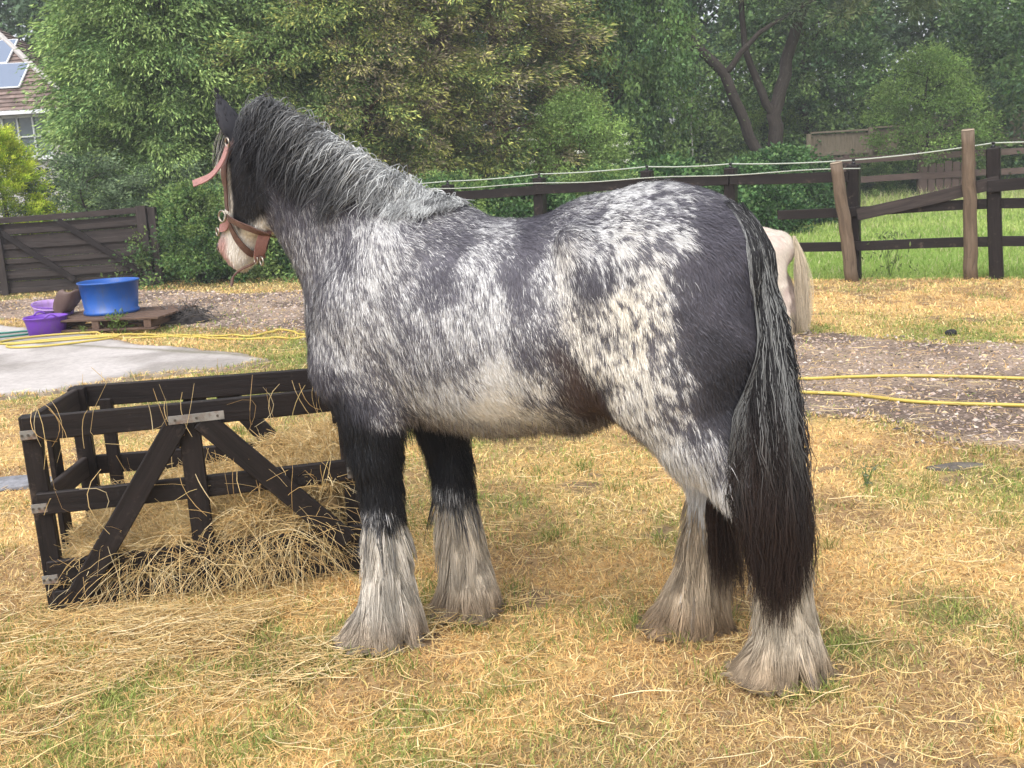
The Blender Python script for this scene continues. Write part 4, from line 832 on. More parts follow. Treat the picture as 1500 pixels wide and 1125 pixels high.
class Body:
    def __init__(s, lo, hi, h):
        s.lo = np.array(lo, float); s.h = h
        s.n = np.ceil((np.array(hi) - s.lo) / h).astype(int) + 1
        s.V = np.full(s.n, 0.6, np.float32)
    def chain(s, js, L=(0, 1, 0), k=0.05):
        """js: list of (x,y,z,a,b); a in-plane radius, b lateral radius"""
        L = np.array(L, float); js = [np.array(j, float) for j in js]
        if len(js) == 1: js = [js[0], js[0] + [0, 0, 1e-3, 0, 0]]
        M = 0.12; c = np.array([j[:3] for j in js]); rm = max(max(j[3], j[4]) for j in js) + M
        i0 = np.maximum(((c.min(0) - rm - s.lo) / s.h).astype(int), 0); i1 = np.minimum(((c.max(0) + rm - s.lo) / s.h).astype(int) + 1, s.n)
        ax = [s.lo[d] + s.h * np.arange(i0[d], i1[d]) for d in range(3)]
        G = np.stack(np.meshgrid(*ax, indexing='ij'), -1).reshape(-1, 3)
        D = None
        for j0, j1 in zip(js[:-1], js[1:]):
            d = seg_sdf(G, j0[:3], j1[:3], j0[3], j1[3], j0[4], j1[4], L)
            if D is None: D = d
            else:
                hh = np.maximum(0.02 - np.abs(D - d), 0) / 0.02; D = np.minimum(D, d) - hh * hh * 0.005
        D = D.reshape([len(a) for a in ax])
        sl = tuple(slice(i0[d], i1[d]) for d in range(3)); V = s.V[sl]
        hh = np.maximum(k - np.abs(V - D), 0) / k
        s.V[sl] = np.minimum(V, D) - hh * hh * k * 0.25
    def floor(s):
        z = s.lo[2] + s.h * np.arange(s.n[2]); s.V = np.maximum(s.V, (0.002 - z)[None, None, :].astype(np.float32))
    def sample(s, P):
        g = (P - s.lo) / s.h; i = np.clip(np.floor(g).astype(int), 0, s.n - 2); f = np.clip(g - i, 0, 1); r = 0
        for dx in (0, 1):
            for dy in (0, 1):
                for dz in (0, 1):
                    w = (f[:, 0] if dx else 1 - f[:, 0]) * (f[:, 1] if dy else 1 - f[:, 1]) * (f[:, 2] if dz else 1 - f[:, 2])
                    r = r + w * s.V[i[:, 0] + dx, i[:, 1] + dy, i[:, 2] + dz]
        return r
    def grad(s, P, e=0.012):
        g = np.stack([s.sample(P + d) - s.sample(P - d) for d in np.eye(3) * e], -1); return unit(g)
    def surface(s, smooth=3):
        V = s.V; n = s.n
        C = np.stack([V[dx:n[0] - 1 + dx, dy:n[1] - 1 + dy, dz:n[2] - 1 + dz] for dx in (0, 1) for dy in (0, 1) for dz in (0, 1)], -1)
        ins = (C < 0).sum(-1); act = (ins > 0) & (ins < 8)
        idx = np.argwhere(act); vals = C[act].astype(float)
        corners = np.array([(dx, dy, dz) for dx in (0, 1) for dy in (0, 1) for dz in (0, 1)], float)
        P = np.zeros((len(idx), 3)); W = np.zeros(len(idx))
        for a in range(8):
            for b in range(a + 1, 8):
                if np.abs(corners[a] - corners[b]).sum() != 1: continue
                va, vb = vals[:, a], vals[:, b]; m = (va < 0) != (vb < 0)
                t = np.where(m, va / np.where(m, va - vb, 1), 0)
                P += np.where(m[:, None], corners[a] + t[:, None] * (corners[b] - corners[a]), 0); W += m
        P = (P / W[:, None] + idx) * s.h + s.lo
        ids = np.full(act.shape, -1, np.int64); ids[act] = np.arange(len(idx))
        Fs = []; I = V < 0
        for ax in range(3):
            sh = [slice(1, n[d] - 1) for d in range(3)]; sh2 = list(sh)
            sh[ax] = slice(0, n[ax] - 1); sh2[ax] = slice(1, n[ax])
            a = I[tuple(sh)]; b = I[tuple(sh2)]
            e = np.argwhere(a != b); fl = a[a != b]
            o = e.copy(); u, v = [(1, 2), (2, 0), (0, 1)][ax]; o[:, u] += 1; o[:, v] += 1
            def cell(du, dv):
                q = o.copy(); q[:, u] -= du; q[:, v] -= dv; return ids[q[:, 0], q[:, 1], q[:, 2]]
            q = np.stack([cell(1, 1), cell(0, 1), cell(0, 0), cell(1, 0)], -1)
            q[~fl] = q[~fl][:, ::-1]; Fs.append(q)
        Fq = np.concatenate(Fs); Fq = Fq[(Fq >= 0).all(1)]
        for _ in range(smooth):
            A = np.zeros_like(P); cnt = np.zeros(len(P))
            for i in range(4):
                np.add.at(A, Fq[:, i], P[Fq[:, (i + 1) % 4]] + P[Fq[:, (i + 3) % 4]]); np.add.at(cnt, Fq[:, i], 2)
            P = P * 0.4 + 0.6 * A / cnt[:, None]
        return P, Fq
def vnormals(P, Fq):
    n = np.cross(P[Fq[:, 2]] - P[Fq[:, 0]], P[Fq[:, 3]] - P[Fq[:, 1]]); N = np.zeros_like(P)
    for i in range(4): np.add.at(N, Fq[:, i], n)
    return unit(N)
def scatter(P, Fq, N, n, weight=None):
    """n random points on the quads, with normals"""
    ar = np.linalg.norm(np.cross(P[Fq[:, 2]] - P[Fq[:, 0]], P[Fq[:, 3]] - P[Fq[:, 1]]), axis=1)
    if weight is not None: ar = ar * weight(P[Fq].mean(1), N[Fq].mean(1))
    q = rng.choice(len(Fq), n, p=ar / ar.sum()); u = rng.random((n, 1)); v = rng.random((n, 1)); f = Fq[q]
    bl = lambda X: (1 - u) * (1 - v) * X[f[:, 0]] + u * (1 - v) * X[f[:, 1]] + u * v * X[f[:, 2]] + (1 - u) * v * X[f[:, 3]]
    return bl(P), unit(bl(N))
def comb(body, R, D0, L, K, force, stiff=0.8, off0=0.004, off1=0.02, ground=True, wob=0.0):
    """grow strands from roots R along D0, bent by force(p,t), pushed out of the body and off the ground"""
    n = len(R); P = np.empty((n, K, 3)); P[:, 0] = R; d = unit(D0); st = (L / (K - 1))[:, None]; ph = rng.random((n, 3)) * 6.28
    for k in range(1, K):
        t = k / (K - 1); d = unit(d * stiff + force(P[:, k - 1], t) * (1 - stiff) + wob * np.sin(ph + t * np.array([7., 9., 8.])))
        q = P[:, k - 1] + d * st
        for _ in range(2):
            s = body.sample(q); o = off0 + (off1 - off0) * t; m = s < o
            if m.any(): q[m] += (o - s[m])[:, None] * body.grad(q[m])
        if ground: q[:, 2] = np.maximum(q[:, 2], 0.006 + 0.012 * ph[:, 0] / 6.28)
        P[:, k] = q; d = unit(q - P[:, k - 1])
    return P
def clump(P, size, amt, seed=3, pw=1.5):
    """pull strand tips towards the strand in the middle of their clump"""
    key = np.floor(P[:, 0] / size).astype(int); h = _hash(key[:, 0], key[:, 1], key[:, 2], seed)
    u, inv = np.unique(h, return_inverse=True); K = P.shape[1]
    first = np.zeros(len(u), int); first[inv[::-1]] = np.arange(len(P))[::-1]
    G = P[first[inv]]; w = (np.linspace(0, 1, K) ** pw)[None, :, None] * amt
    D = (G - G[:, :1]) - (P - P[:, :1]); target = P + D * 0.75 + (G[:, :1] - P[:, :1]) * 0.85
    return P * (1 - w) + target * w, inv

HL = dict(fwd=math.radians(163))
TH = math.radians(17)
H_O = Vector((.75 * -math.cos(TH) + 2.985 * math.sin(TH), .75 * math.sin(TH) + 2.985 * math.cos(TH), 0))

# ---- the dappled horse: x forward, y towards the near (left) side, z up
hb = Body((-0.95, -0.50, -0.02), (1.40, 0.48, 1.80), 0.0115)
hb.chain([(.595, 0, .975, .212, .19), (.42, 0, 1.016, .322, .25), (.20, 0, .984, .315, .285), (0, 0, .995, .306, .288),
          (-.15, 0, 1.065, .292, .245), (-.30, 0, 1.105, .28, .24), (-.40, 0, 1.125, .195, .205)])
hb.chain([(.49, 0, 1.10, .28, .18), (.615, 0, 1.245, .228, .142), (.725, 0, 1.365, .185, .112), (.825, 0, 1.475, .150, .09), (.895, 0, 1.54, .105, .07)], k=.09)
for s_ in (1, -1):                                            # shoulder and haunch muscle
    hb.chain([(.46, s_ * .13, 1.20, .11, .085), (.55, s_ * .155, 1.06, .15, .095), (.62, s_ * .135, .90, .125, .085)], k=.05)
    hb.chain([(-.30, s_ * .135, 1.12, .205, .165), (-.36, s_ * .145, .95, .21, .15)], k=.045)
    hb.chain([(-.10, s_ * .20, 1.24, .05, .05), (-.15, s_ * .235, 1.10, .055, .045), (-.19, s_ * .23, .93, .055, .045), (-.22, s_ * .19, .82, .05, .045)], k=.05)
    hb.chain([(.30, s_ * .03, 1.27, .06, .06), (.42, s_ * .02, 1.29, .06, .05)], k=.06)
# near fore
hb.chain([(.60, .13, .88, .14, .10), (.565, .145, .76, .105, .08), (.573, .14, .63, .078, .064), (.566, .13, .51, .060, .050), (.566, .125, .43, .055, .052),
          (.565, .12, .36, .042, .040), (.572, .12, .19, .042, .037), (.585, .12, .13, .054, .048), (.615, .12, .075, .045, .043), (.64, .12, .02, .068, .062)])
# far fore, standing a little further back
hb.chain([(.54, -.13, .90, .13, .10), (.485, -.145, .76, .105, .085), (.455, -.14, .63, .078, .066), (.43, -.135, .51, .064, .052), (.425, -.13, .43, .06, .055),
          (.412, -.13, .36, .044, .041), (.40, -.13, .19, .041, .037), (.395, -.13, .13, .052, .047), (.41, -.13, .075, .045, .043), (.43, -.13, .02, .066, .062)])
# near hind
hb.chain([(-.31, .12, 1.02, .22, .16), (-.335, .15, .86, .185, .128), (-.425, .16, .72, .138, .096), (-.525, .158, .585, .088, .066), (-.600, .155, .475, .060, .048),
          (-.62, .15, .415, .060, .052), (-.63, .15, .34, .047, .039), (-.645, .15, .19, .043, .037), (-.645, .15, .13, .056, .049), (-.625, .15, .075, .047, .045), (-.60, .15, .02, .074, .068)])
hb.chain([(-.668, .155, .475, .022, .024), (-.645, .15, .42, .04, .04)], k=.04)
# far hind, a step forward
hb.chain([(-.30, -.12, 1.02, .22, .16), (-.28, -.14, .86, .18, .125), (-.305, -.14, .71, .135, .09), (-.355, -.13, .58, .082, .062), (-.40, -.12, .475, .056, .046),
          (-.405, -.12, .415, .058, .05), (-.39, -.12, .34, .046, .038), (-.36, -.12, .19, .042, .036), (-.345, -.12, .13, .054, .048), (-.32, -.12, .075, .046, .044), (-.295, -.12, .02, .07, .066)])
hb.chain([(-.46, -.12, .475, .022, .024), (-.435, -.12, .42, .04, .04)], k=.04)
hb.chain([(-.44, 0, 1.27, .06, .05), (-.505, 0, 1.25, .035, .035), (-.55, .02, 1.17, .028, .028), (-.565, .03, 1.08, .02, .02)], k=.06)   # dock
hb.chain([(-.02, .0, .725, .045, .045), (-.09, 0, .76, .04, .04)], k=.05)
# head in its own plane, turned away from the viewer
HY = math.radians(-22); HP = np.array([.925, 0.0]); HLAT = np.array([-math.sin(HY), math.cos(HY), 0.0]); HF = np.array([math.cos(HY), math.sin(HY), 0.0])
def hd(hx, hl, z):
    if z < 1.36: z = 1.36 - (1.36 - z) * .84
    return np.array([HP[0] + HF[0] * hx + HLAT[0] * hl, HP[1] + HF[1] * hx + HLAT[1] * hl, z])
def hj(hx, hl, z, a, b): return (*hd(hx, hl, z), a, b)
hb.chain([hj(-.025, 0, 1.575, .085, .075), hj(.012, 0, 1.50, .112, .098), hj(.045, 0, 1.42, .108, .082), hj(.108, 0, 1.335, .074, .056), hj(.150, 0, 1.262, .058, .048), hj(.160, 0, 1.215, .056, .050)], L=HLAT, k=.05)
for s_ in (1, -1):
    hb.chain([hj(-.015, s_ * .05, 1.41, .085, .042), hj(.01, s_ * .05, 1.365, .07, .036)], L=HLAT, k=.04)          # jowl
    hb.chain([hj(.070, s_ * .075, 1.495, .032, .022)], L=HLAT, k=.03)                                           # brow
    hb.chain([hj(.192, s_ * .036, 1.235, .020, .016)], L=HLAT, k=.03)                                           # nostril wing
hb.chain([hj(.05, 0, 1.33, .05, .04), hj(.11, 0, 1.235, .04, .036), hj(.14, 0, 1.19, .036, .038)], L=HLAT, k=.04)  # lower jaw, chin
hb.floor()
hP, hF = hb.surface(3)
hN = vnormals(hP, hF)

# coat: control points (x, z, whiteness, blackness, cream) on the flank
CP = np.array([
 (.90,1.55,.05,.8,0),(.84,1.25,.34,0,0),(.86,1.35,.26,.1,0),(.66,.95,.40,0,0),(.78,.94,.22,.1,0),(-.54,1.12,.03,.4,0),(-.55,.75,.08,.8,0),
 (0.848,1.380,0.15,0.25,0),(0.771,1.457,0.08,0.6,0),(0.679,1.491,0.1,0.8,0),(0.787,1.317,0.33,0,0),(0.691,1.373,0.32,0,0),(0.750,1.234,0.38,0,0),(0.738,1.131,0.38,0,0),(0.630,1.311,0.32,0,0),
 (0.577,1.408,0.2,0.3,0),(0.592,1.219,0.35,0,0),(0.503,1.255,0.55,0,0),(0.448,1.291,0.82,0,0),(0.466,1.196,0.72,0,0),(0.408,1.271,0.6,0,0),(0.556,1.139,0.6,0,0),(0.473,1.118,0.66,0,0),
 (0.623,1.121,0.42,0,0),(0.675,1.042,0.43,0,0),(0.609,1.041,0.52,0,0),(0.523,1.039,0.62,0,0),(0.447,1.058,0.5,0,0),(0.696,0.940,0.36,0,0),(0.619,0.940,0.4,0,0),(0.532,0.939,0.48,0,0),
 (0.457,0.939,0.45,0,0),(0.671,0.858,0.15,0.2,0),(0.583,0.858,0.3,0.1,0),(0.496,0.858,0.42,0,0.3),(0.433,0.838,0.5,0,0.3),(0.633,0.796,0.05,0.8,0),(0.545,0.796,0.1,0.6,0),(0.471,0.777,0.3,0.2,0.4),
 (0.349,1.315,0.42,0,0),(0.242,1.326,0.35,0,0),(0.265,1.272,0.3,0,0),(0.349,1.219,0.4,0,0),(0.149,1.268,0.45,0,0),(0.171,1.232,0.55,0,0),(0.071,1.301,0.12,0,0),(-0.005,1.316,0.1,0,0),
 (0.114,1.212,0.55,0,0),(0.315,1.143,0.22,0,0),(0.278,1.105,0.25,0,0),(0.394,1.164,0.6,0,0),(0.176,1.159,0.7,0,0),(0.131,1.102,0.72,0,0),(0.078,1.175,0.2,0,0),(0.038,1.210,0.1,0,0),
 (0.164,1.047,0.68,0,0),(0.106,1.027,0.75,0,0),(0.241,1.067,0.5,0,0),(0.324,1.030,0.4,0,0),(0.268,0.972,0.5,0,0),(0.188,0.972,0.55,0,0),(0.131,0.952,0.8,0,0),(0.371,0.953,0.4,0,0),
 (0.334,0.895,0.45,0,0),(0.253,0.895,0.5,0,0),(0.383,0.797,0.68,0,0.2),(0.300,0.817,0.7,0,0),(0.284,0.758,0.85,0,0.5),(0.216,0.857,0.65,0,0),(0.155,0.876,0.95,0,0.2),(0.180,0.799,0.97,0,0.6),
 (0.095,0.895,0.85,0,0.3),(0.080,0.819,0.93,0,0.6),(0.019,0.876,0.8,0,0.4),(0.064,0.761,0.8,0,0.8),(0.004,0.791,0.7,0,0.7),(0.037,0.819,0.42,0.1,0.2),(0.044,1.100,0.2,0,0),(0.068,1.027,0.3,0,0),
 (0.052,0.971,0.35,0,0),(-0.020,1.244,0.35,0,0),(-0.041,1.296,0.3,0,0),(0.003,1.173,0.55,0,0),(0.024,1.118,0.42,0,0),(-0.035,1.172,0.66,0,0),(-0.050,1.099,0.62,0,0),(-0.010,1.063,0.4,0,0),
 (-0.026,1.007,0.3,0.1,0.2),(0.015,0.952,0.25,0.1,0),(-0.078,1.295,0.35,0,0),(-0.061,0.951,0.12,0.4,0.8),(-0.096,0.896,0.08,0.5,1),(-0.021,0.914,0.3,0.2,0.8),(-0.131,0.840,0.05,0.6,1),(-0.055,0.820,0.13,0.4,1),
 (-0.169,0.858,0.05,0.7,1),(-0.111,0.802,0.1,0.4,1),(-0.013,0.759,0.35,0.2,1),(-0.062,1.260,0.5,0,0),(-0.064,1.207,0.7,0,0.6),(-0.070,1.135,0.72,0,0.8),(-0.085,1.062,0.6,0,0.8),(-0.101,1.007,0.62,0,0.8),
 (-0.136,0.951,0.58,0.1,0.8),(-0.152,0.896,0.5,0.1,0.8),(-0.089,1.330,0.45,0,0),(-0.126,1.344,0.52,0,0),(-0.182,1.376,0.66,0,0),(-0.254,1.390,0.58,0,0),(-0.324,1.387,0.45,0,0),(-0.393,1.358,0.33,0,0),
 (-0.461,1.312,0.25,0,0),(-0.123,1.291,0.35,0,0),(-0.177,1.271,0.8,0,0),(-0.139,1.218,0.4,0,0),(-0.213,1.252,0.66,0,0.2),(-0.267,1.267,0.6,0,0.2),(-0.305,1.318,0.5,0,0),(-0.357,1.299,0.58,0,0),
 (-0.391,1.263,0.36,0,0),(-0.364,1.238,0.62,0,0.1),(-0.266,1.214,0.56,0,0.3),(-0.318,1.177,0.48,0,0.4),(-0.210,1.162,0.28,0.3,0),(-0.118,1.165,0.15,0.4,0),(-0.134,1.110,0.2,0.4,0),(-0.169,1.073,0.45,0.2,0.6),
 (-0.225,1.090,0.7,0,1),(-0.280,1.107,0.56,0,0.8),(-0.316,1.106,0.48,0,0.6),(-0.114,1.074,0.4,0.2,0.7),(-0.167,1.018,0.33,0.3,0.6),(-0.203,0.999,0.56,0.1,0.9),(-0.259,1.017,0.56,0.1,0.9),(-0.295,1.016,0.7,0,1),
 (-0.332,1.034,0.52,0.1,0.8),(-0.348,0.979,0.46,0.1,0.6),(-0.201,0.925,0.64,0,0.8),(-0.256,0.925,0.62,0,0.8),(-0.310,0.906,0.62,0,0.7),(-0.364,0.906,0.42,0.3,0.3),(-0.198,0.850,0.8,0,0.6),(-0.253,0.831,0.68,0,0.5),
 (-0.308,0.832,0.52,0.1,0.5),(-0.362,0.814,0.43,0.1,0.4),(-0.416,0.833,0.33,0.4,0),(-0.269,0.756,0.6,0,0.5),(-0.324,0.738,0.58,0.1,0.4),(-0.379,0.758,0.48,0.1,0.3),(-0.433,0.759,0.3,0.3,0),(-0.450,0.703,0.42,0.2,0),
 (-0.407,1.192,0.18,0,0),(-0.460,1.243,0.03,0,0),(-0.493,1.155,0.02,0,0),(-0.388,1.122,0.3,0.1,0),(-0.457,1.085,0.03,0.1,0),(-0.403,1.051,0.2,0.4,0),(-0.455,0.978,0.05,0.6,0),(-0.401,0.942,0.28,0.5,0),
 (-0.488,0.870,0.03,0.8,0),(-0.508,1.049,0.02,0.3,0),(-0.469,0.796,0.08,0.8,0),(-0.521,0.723,0.05,0.9,0),
 # thigh to gaskin
 (-.32,.69,.82,0,.4),(-.40,.66,.80,0,.2),(-.48,.66,.45,.3,0),(-.38,.57,.97,0,.1),(-.46,.56,.97,0,.1),(-.53,.50,.97,0,.1),(-.60,.44,.9,0,.1),(-.58,.58,.3,.6,0),
 (-.70,.47,.85,0,.2),(-.69,.40,.85,0,.2),(-.60,.30,.86,0,.5),(-.60,.10,.80,0,.8),(-.40,.30,.86,0,.5),(-.38,.10,.80,0,.8),
 # fore legs
 (.60,.70,.02,1,0),(.50,.66,.02,1,0),(.58,.60,.0,1,0),(.42,.60,.0,1,0),(.58,.52,.0,1,0),(.44,.50,.0,1,0),(.64,.76,.04,.9,0),(.57,.44,.3,.9,0),(.43,.42,.4,.9,0),(.57,.36,.9,.2,.1),(.42,.34,.9,.2,.1),(.57,.15,.92,0,.3),(.41,.15,.92,0,.3),
])
def coat(p, fine=0.0):
    """colour of the coat at local points p"""
    x, z, y = p[:, 0], p[:, 2], p[:, 1]
    xx = x + np.where((z < .62) & (y < 0), np.where(x < 0, -.16, 0.13) * sstep(.7, .5, z), 0)
    q = np.c_[xx + .03 * (fbm(p * 9, 2, 31) - .5), z + .04 * (fbm(p * 8, 2, 41) - .5)]
    num = np.zeros((len(p), 3)); den = np.full(len(p), 1e-9)
    for c in CP:
        w = np.exp(-(((q[:, 0] - c[0]) / .036) ** 2 + ((q[:, 1] - c[1]) / .036) ** 2)) + 1e-7 / (((q[:, 0] - c[0]) ** 2 + (q[:, 1] - c[1]) ** 2) + 1e-3)
        num += w[:, None] * c[2:5]; den += w
    W, B, Cm = (num / den[:, None]).T
    fl = np.array([-.42, 0, -.91]); ac = np.array([.91, 0, -.42])
    s_al, s_ac = p @ fl, p @ ac
    hind = sstep(-.10, -.16, x) * sstep(.66, .74, z)
    n1 = fbm(np.c_[s_al * 20, s_ac * 110, y * 70], 3, 5, .7); n2 = fbm(np.c_[s_al * 58, s_ac * 105, y * 85], 3, 9, .6)
    n1 = lerp(n1, n2, hind); n3 = fbm(np.c_[s_al * 9, s_ac * 14, y * 12], 2, 77)
    v = W + (n1 - .5) * lerp(1.25, 2.1, hind) * (.12 + .88 * sstep(.15, .5, W)) * sstep(1.12, .7, W) + (n3 - .5) * .45 * sstep(.02, .2, W)
    v = v - lerp(.085, .03, hind) + fine * (rng.random(len(p)) - .5) * lerp(.75, .30, hind) * sstep(.0, .15, W) * sstep(1.1, .8, W)
    soft = lerp(.30, .16, hind); w = sstep(.5 - soft, .5 + soft, v)
    w = np.maximum(w, .06 * W); w = np.clip(w + .10 * (W - .3) * (W < .6), 0, 1)
    slate = np.array([.090, .085, .104]); blk = np.array([.012, .0125, .015]); brown = np.array([.075, .054, .050])
    wht = np.array([.64, .635, .63]); crm = np.array([.64, .60, .52])
    dark = lerp(slate, blk, B[:, None]); dark = lerp(dark, brown, (Cm * sstep(.35, .1, W))[:, None])
    dark = dark * (.75 + .5 * fbm(p * 30, 2, 88))[:, None]
    light = lerp(wht, crm, np.clip(Cm, 0, 1)[:, None])
    light = light * np.clip(lerp(.98, .95, hind) + Cm * .25, 0, 1.18)[:, None]  # cream parts lightened: ground bounce under the belly put into the colour
    c = lerp(dark, light, w[:, None])
    # head
    hx = (p[:, 0] - HP[0]) * HF[0] + (p[:, 1] - HP[1]) * HF[1]; hl = (p[:, 0] - HP[0]) * HLAT[0] + (p[:, 1] - HP[1]) * HLAT[1]
    ish = sstep(-.01, .01, hx - np.interp(z, [1.30, 1.34, 1.40, 1.55], [-.045, -.06, -.10, -.06])) * (z > 1.12) * (x > .82) * sstep(1.70, 1.65, z)
    wob = .03 * (fbm(p * 18, 2, 61) - .5)
    blz = sstep(.010, -.004, np.abs(hl + wob) - .030 - .02 * sstep(1.40, 1.25, z) ) * (hx > .05) + sstep(1.325, 1.295, z + .25 * (hx - .05) + wob)
    front = sstep(-.008, .008, hx + wob - np.interp(z, [1.30, 1.40, 1.50, 1.60], [.085, .050, .030, .04])) * (z < 1.56)
    wh = np.clip(blz + front, 0, 1)
    hc = lerp(np.array([.014, .014, .017]), np.array([.72, .68, .62]), wh[:, None])
    pink = sstep(.135, .17, hx + wob) * sstep(1.32, 1.27, z + .3 * wob)
    hc = lerp(hc, np.array([.46, .28, .25]) * (.8 + .4 * fbm(p * 60, 2, 91))[:, None], np.clip(pink, 0, 1)[:, None])
    c = lerp(c, hc, ish[:, None])
    hoof = sstep(.032, .022, z)
    return lerp(c, np.array([.10, .085, .07]), hoof[:, None])
def flow(p):
    x, z = p[:, 0], p[:, 2]
    d = np.zeros_like(p); d[:, 0] = -.45; d[:, 2] = -.9
    up = sstep(1.15, 1.32, z) * (x < .4); d[:, 0] -= up * .9; d[:, 2] += .4 * up
    leg = sstep(.66, .5, z); d[:, 0] *= 1 - leg * .8
    bel = sstep(.85, .7, z) * (x > -.2) * (x < .45) * (1 - leg); d[:, 0] -= bel * .6; d[:, 2] += bel * .4
    hd_ = (x > .9) * 1.0; d[:, 0] = lerp(d[:, 0], .1, hd_)
    d += .5 * (np.stack([vnoise(p * 7, 3), vnoise(p * 7, 4), vnoise(p * 7, 6)], -1) - .5)
    return unit(d)

M_skin = attr_mat('horse_skin', .62, .25)
M_fur = attr_mat('horse_fur', .52, .22)
M_hair = attr_mat('horse_hair', .45, .22)
horse = empty('horse', H_O, HL['fwd'])
tag(horse, 'stocky dappled grey horse with shaggy white legs standing beside the wooden hay feeder', 'horse')
bodyo = mk('body', hP, hF, M_skin, horse, col=coat(hP), smooth=True)

# short coat
def near_w(c, n):
    w = np.where(n[:, 1] > -.15, 1.0, .22) * sstep(.0, .06, c[:, 2]); return w
FUR_N = 230000
R, Nn = scatter(hP, hF, hN, FUR_N, near_w)
d = flow(R); d = unit(d - Nn * (d * Nn).sum(1, keepdims=True))
shag = .6 + .8 * fbm(R * 14, 2, 19)
low = sstep(.80, .68, R[:, 2]) * (np.abs(R[:, 1]) < .3)
L = (.022 + .010 * rng.random(len(R))) * shag * (1 + .7 * low) * np.where(R[:, 0] > .88, .6, 1)
lift = .10 + .16 * rng.random(len(R)) + .1 * low
jit = rng.normal(size=R.shape) * .16
dd = unit(d + Nn * lift[:, None] + jit)
P = np.stack([R - Nn * .001, R + dd * (L * .5)[:, None], R + unit(d + Nn * .02 + jit + np.array([0, 0, -.2])) * (L)[:, None] + Nn * (L * lift * .45)[:, None]], 1)
side = unit(np.cross(Nn, d) + rng.normal(size=R.shape) * .15)
w0 = (.0007 + .0005 * rng.random(len(R)))
cc = coat(R + rng.normal(size=R.shape) * .0012, 1.0) * (.82 + .36 * rng.random((len(R), 1)))
V, Fs, C = ribbons(P, side, np.stack([w0, w0 * .75, w0 * 0], 1), cc)
mk('coat', V, Fs, M_fur, horse, col=C)

# feathering on each leg
def feather(root_lo, root_hi, zmax, n, tint, seed, yback=0.0):
    lo = np.array(root_lo); hi = np.array(root_hi)
    def w(c, nn):
        k = np.all((c >= lo) & (c <= hi), 1) & (c[:, 2] > .03)
        return k * (sstep(zmax, zmax - .12, c[:, 2]) * .85 + .15) * (1.0 + .9 * (nn[:, 0] < -.1))
    R, Nn = scatter(hP, hF, hN, n, w)
    cen = np.array([(lo[0] + hi[0]) / 2, (lo[1] + hi[1]) / 2, 0])
    t_ = 1 - R[:, 2] / zmax
    L = (.09 + .11 * rng.random(n)) * (.9 + .45 * sstep(.0, .6, t_)); L = np.minimum(L, R[:, 2] * (.80 + .35 * rng.random(n)) + .020 + .03 * rng.random(n))
    wv = fbm(R * 22, 2, seed)[:, None] - .5
    D0 = Nn * (.40 + .34 * np.clip(t_, 0, 1)[:, None]) + np.array([0, 0, -1.]) + rng.normal(size=R.shape) * .10 + wv * .5
    out = unit((R - cen) * [1, 1, 0] + Nn * [.03, .03, 0])
    def force(p, t):
        g = np.zeros_like(p); g[:, 2] = -1
        lowz = sstep(.05, .015, p[:, 2])[:, None]
        return g * (1 - lowz * .9) + out * (.20 + .45 * lowz)
    P = comb(hb, R, D0, L, 9, force, .72, .003, .032, wob=.10)
    P, inv = clump(P, .030, .88, seed, 1.0)
    P = np.maximum(P, [-9, -9, .004])
    cj = _hash(inv, inv * 3, inv * 0, 5)[:, None]
    c0 = coat(R); white = np.array(tint)
    t = np.linspace(0, 1, 9)[None, :, None]
    lum = sstep(.05, .4, c0.mean(1))[:, None, None]
    end = white * (.50 + .62 * cj) ; end = end[:, None] * (1.05 - .30 * t ** 1.5)
    dirty = np.array([.62, .50, .38]); gz = sstep(.16, .02, P[:, :, 2])[:, :, None]
    end = end * lerp(1, dirty, gz * .75)
    col = lerp(c0[:, None] * np.ones((1, 9, 1)), end, np.clip(lum, .0, 1) * np.ones((1, 9, 1)))
    col = col * (.85 + .3 * rng.random((n, 1, 1)))
    w0 = .0010 + .0007 * rng.random(n)
    prof = np.array([.7, 1, 1, 1, .95, .85, .7, .5, .15])
    V, Fq, C = tubes(P, w0[:, None] * prof[None], col)
    return mk('leg_feather', V, Fq, M_hair, horse, col=C, smooth=True)
feather((.45, .02, 0), (.75, .24, .42), .42, 9500, (.80, .74, .65), 3)
feather((.30, -.24, 0), (.53, -.02, .42), .42, 7500, (.72, .63, .51), 4)
feather((-.76, .04, 0), (-.48, .28, .40), .38, 9500, (.72, .63, .50), 5)
feather((-.50, -.25, 0), (-.17, -.03, .45), .40, 8000, (.60, .49, .36), 6)
# long dark hair down the back of forearms and knees
def fringe(lo, hi, n, ln, col, nx=-.2, name='fringe', d0=(-.25, 0, -1.), axis=0):
    lo = np.array(lo); hi = np.array(hi)
    R, Nn = scatter(hP, hF, hN, n, lambda c, nn: np.all((c >= lo) & (c <= hi), 1) * (nn[:, axis] < nx) + 1e-12)
    L = ln * (.4 + .8 * rng.random(n)); D0 = Nn * .35 + np.array(d0) + rng.normal(size=R.shape) * .12
    P = comb(hb, R, D0, L, 6, lambda p, t: np.array([[-.08, 0, -1.]]) * np.ones_like(p), .7, .003, .012, wob=.05)
    P, inv = clump(P, .015, .6, 8)
    c = np.array(col) * (.7 + .6 * rng.random((n, 1)))
    if col is None: c = coat(R)
    return P, c
segs = []
for lo, hi, n, ln, cl in (((.44, .05, .40), (.62, .25, .72), 1500, .06, (.016, .016, .018)), ((.30, -.25, .40), (.45, -.02, .72), 1200, .06, (.016, .016, .018)),
                          ((-.72, .05, .40), (-.45, .28, .62), 900, .07, (.30, .27, .25)), ((-.56, -.25, .36), (-.38, -.02, .60), 900, .08, (.05, .035, .03))):
    P, c = fringe(lo, hi, n, ln, cl); segs.append((P, c))
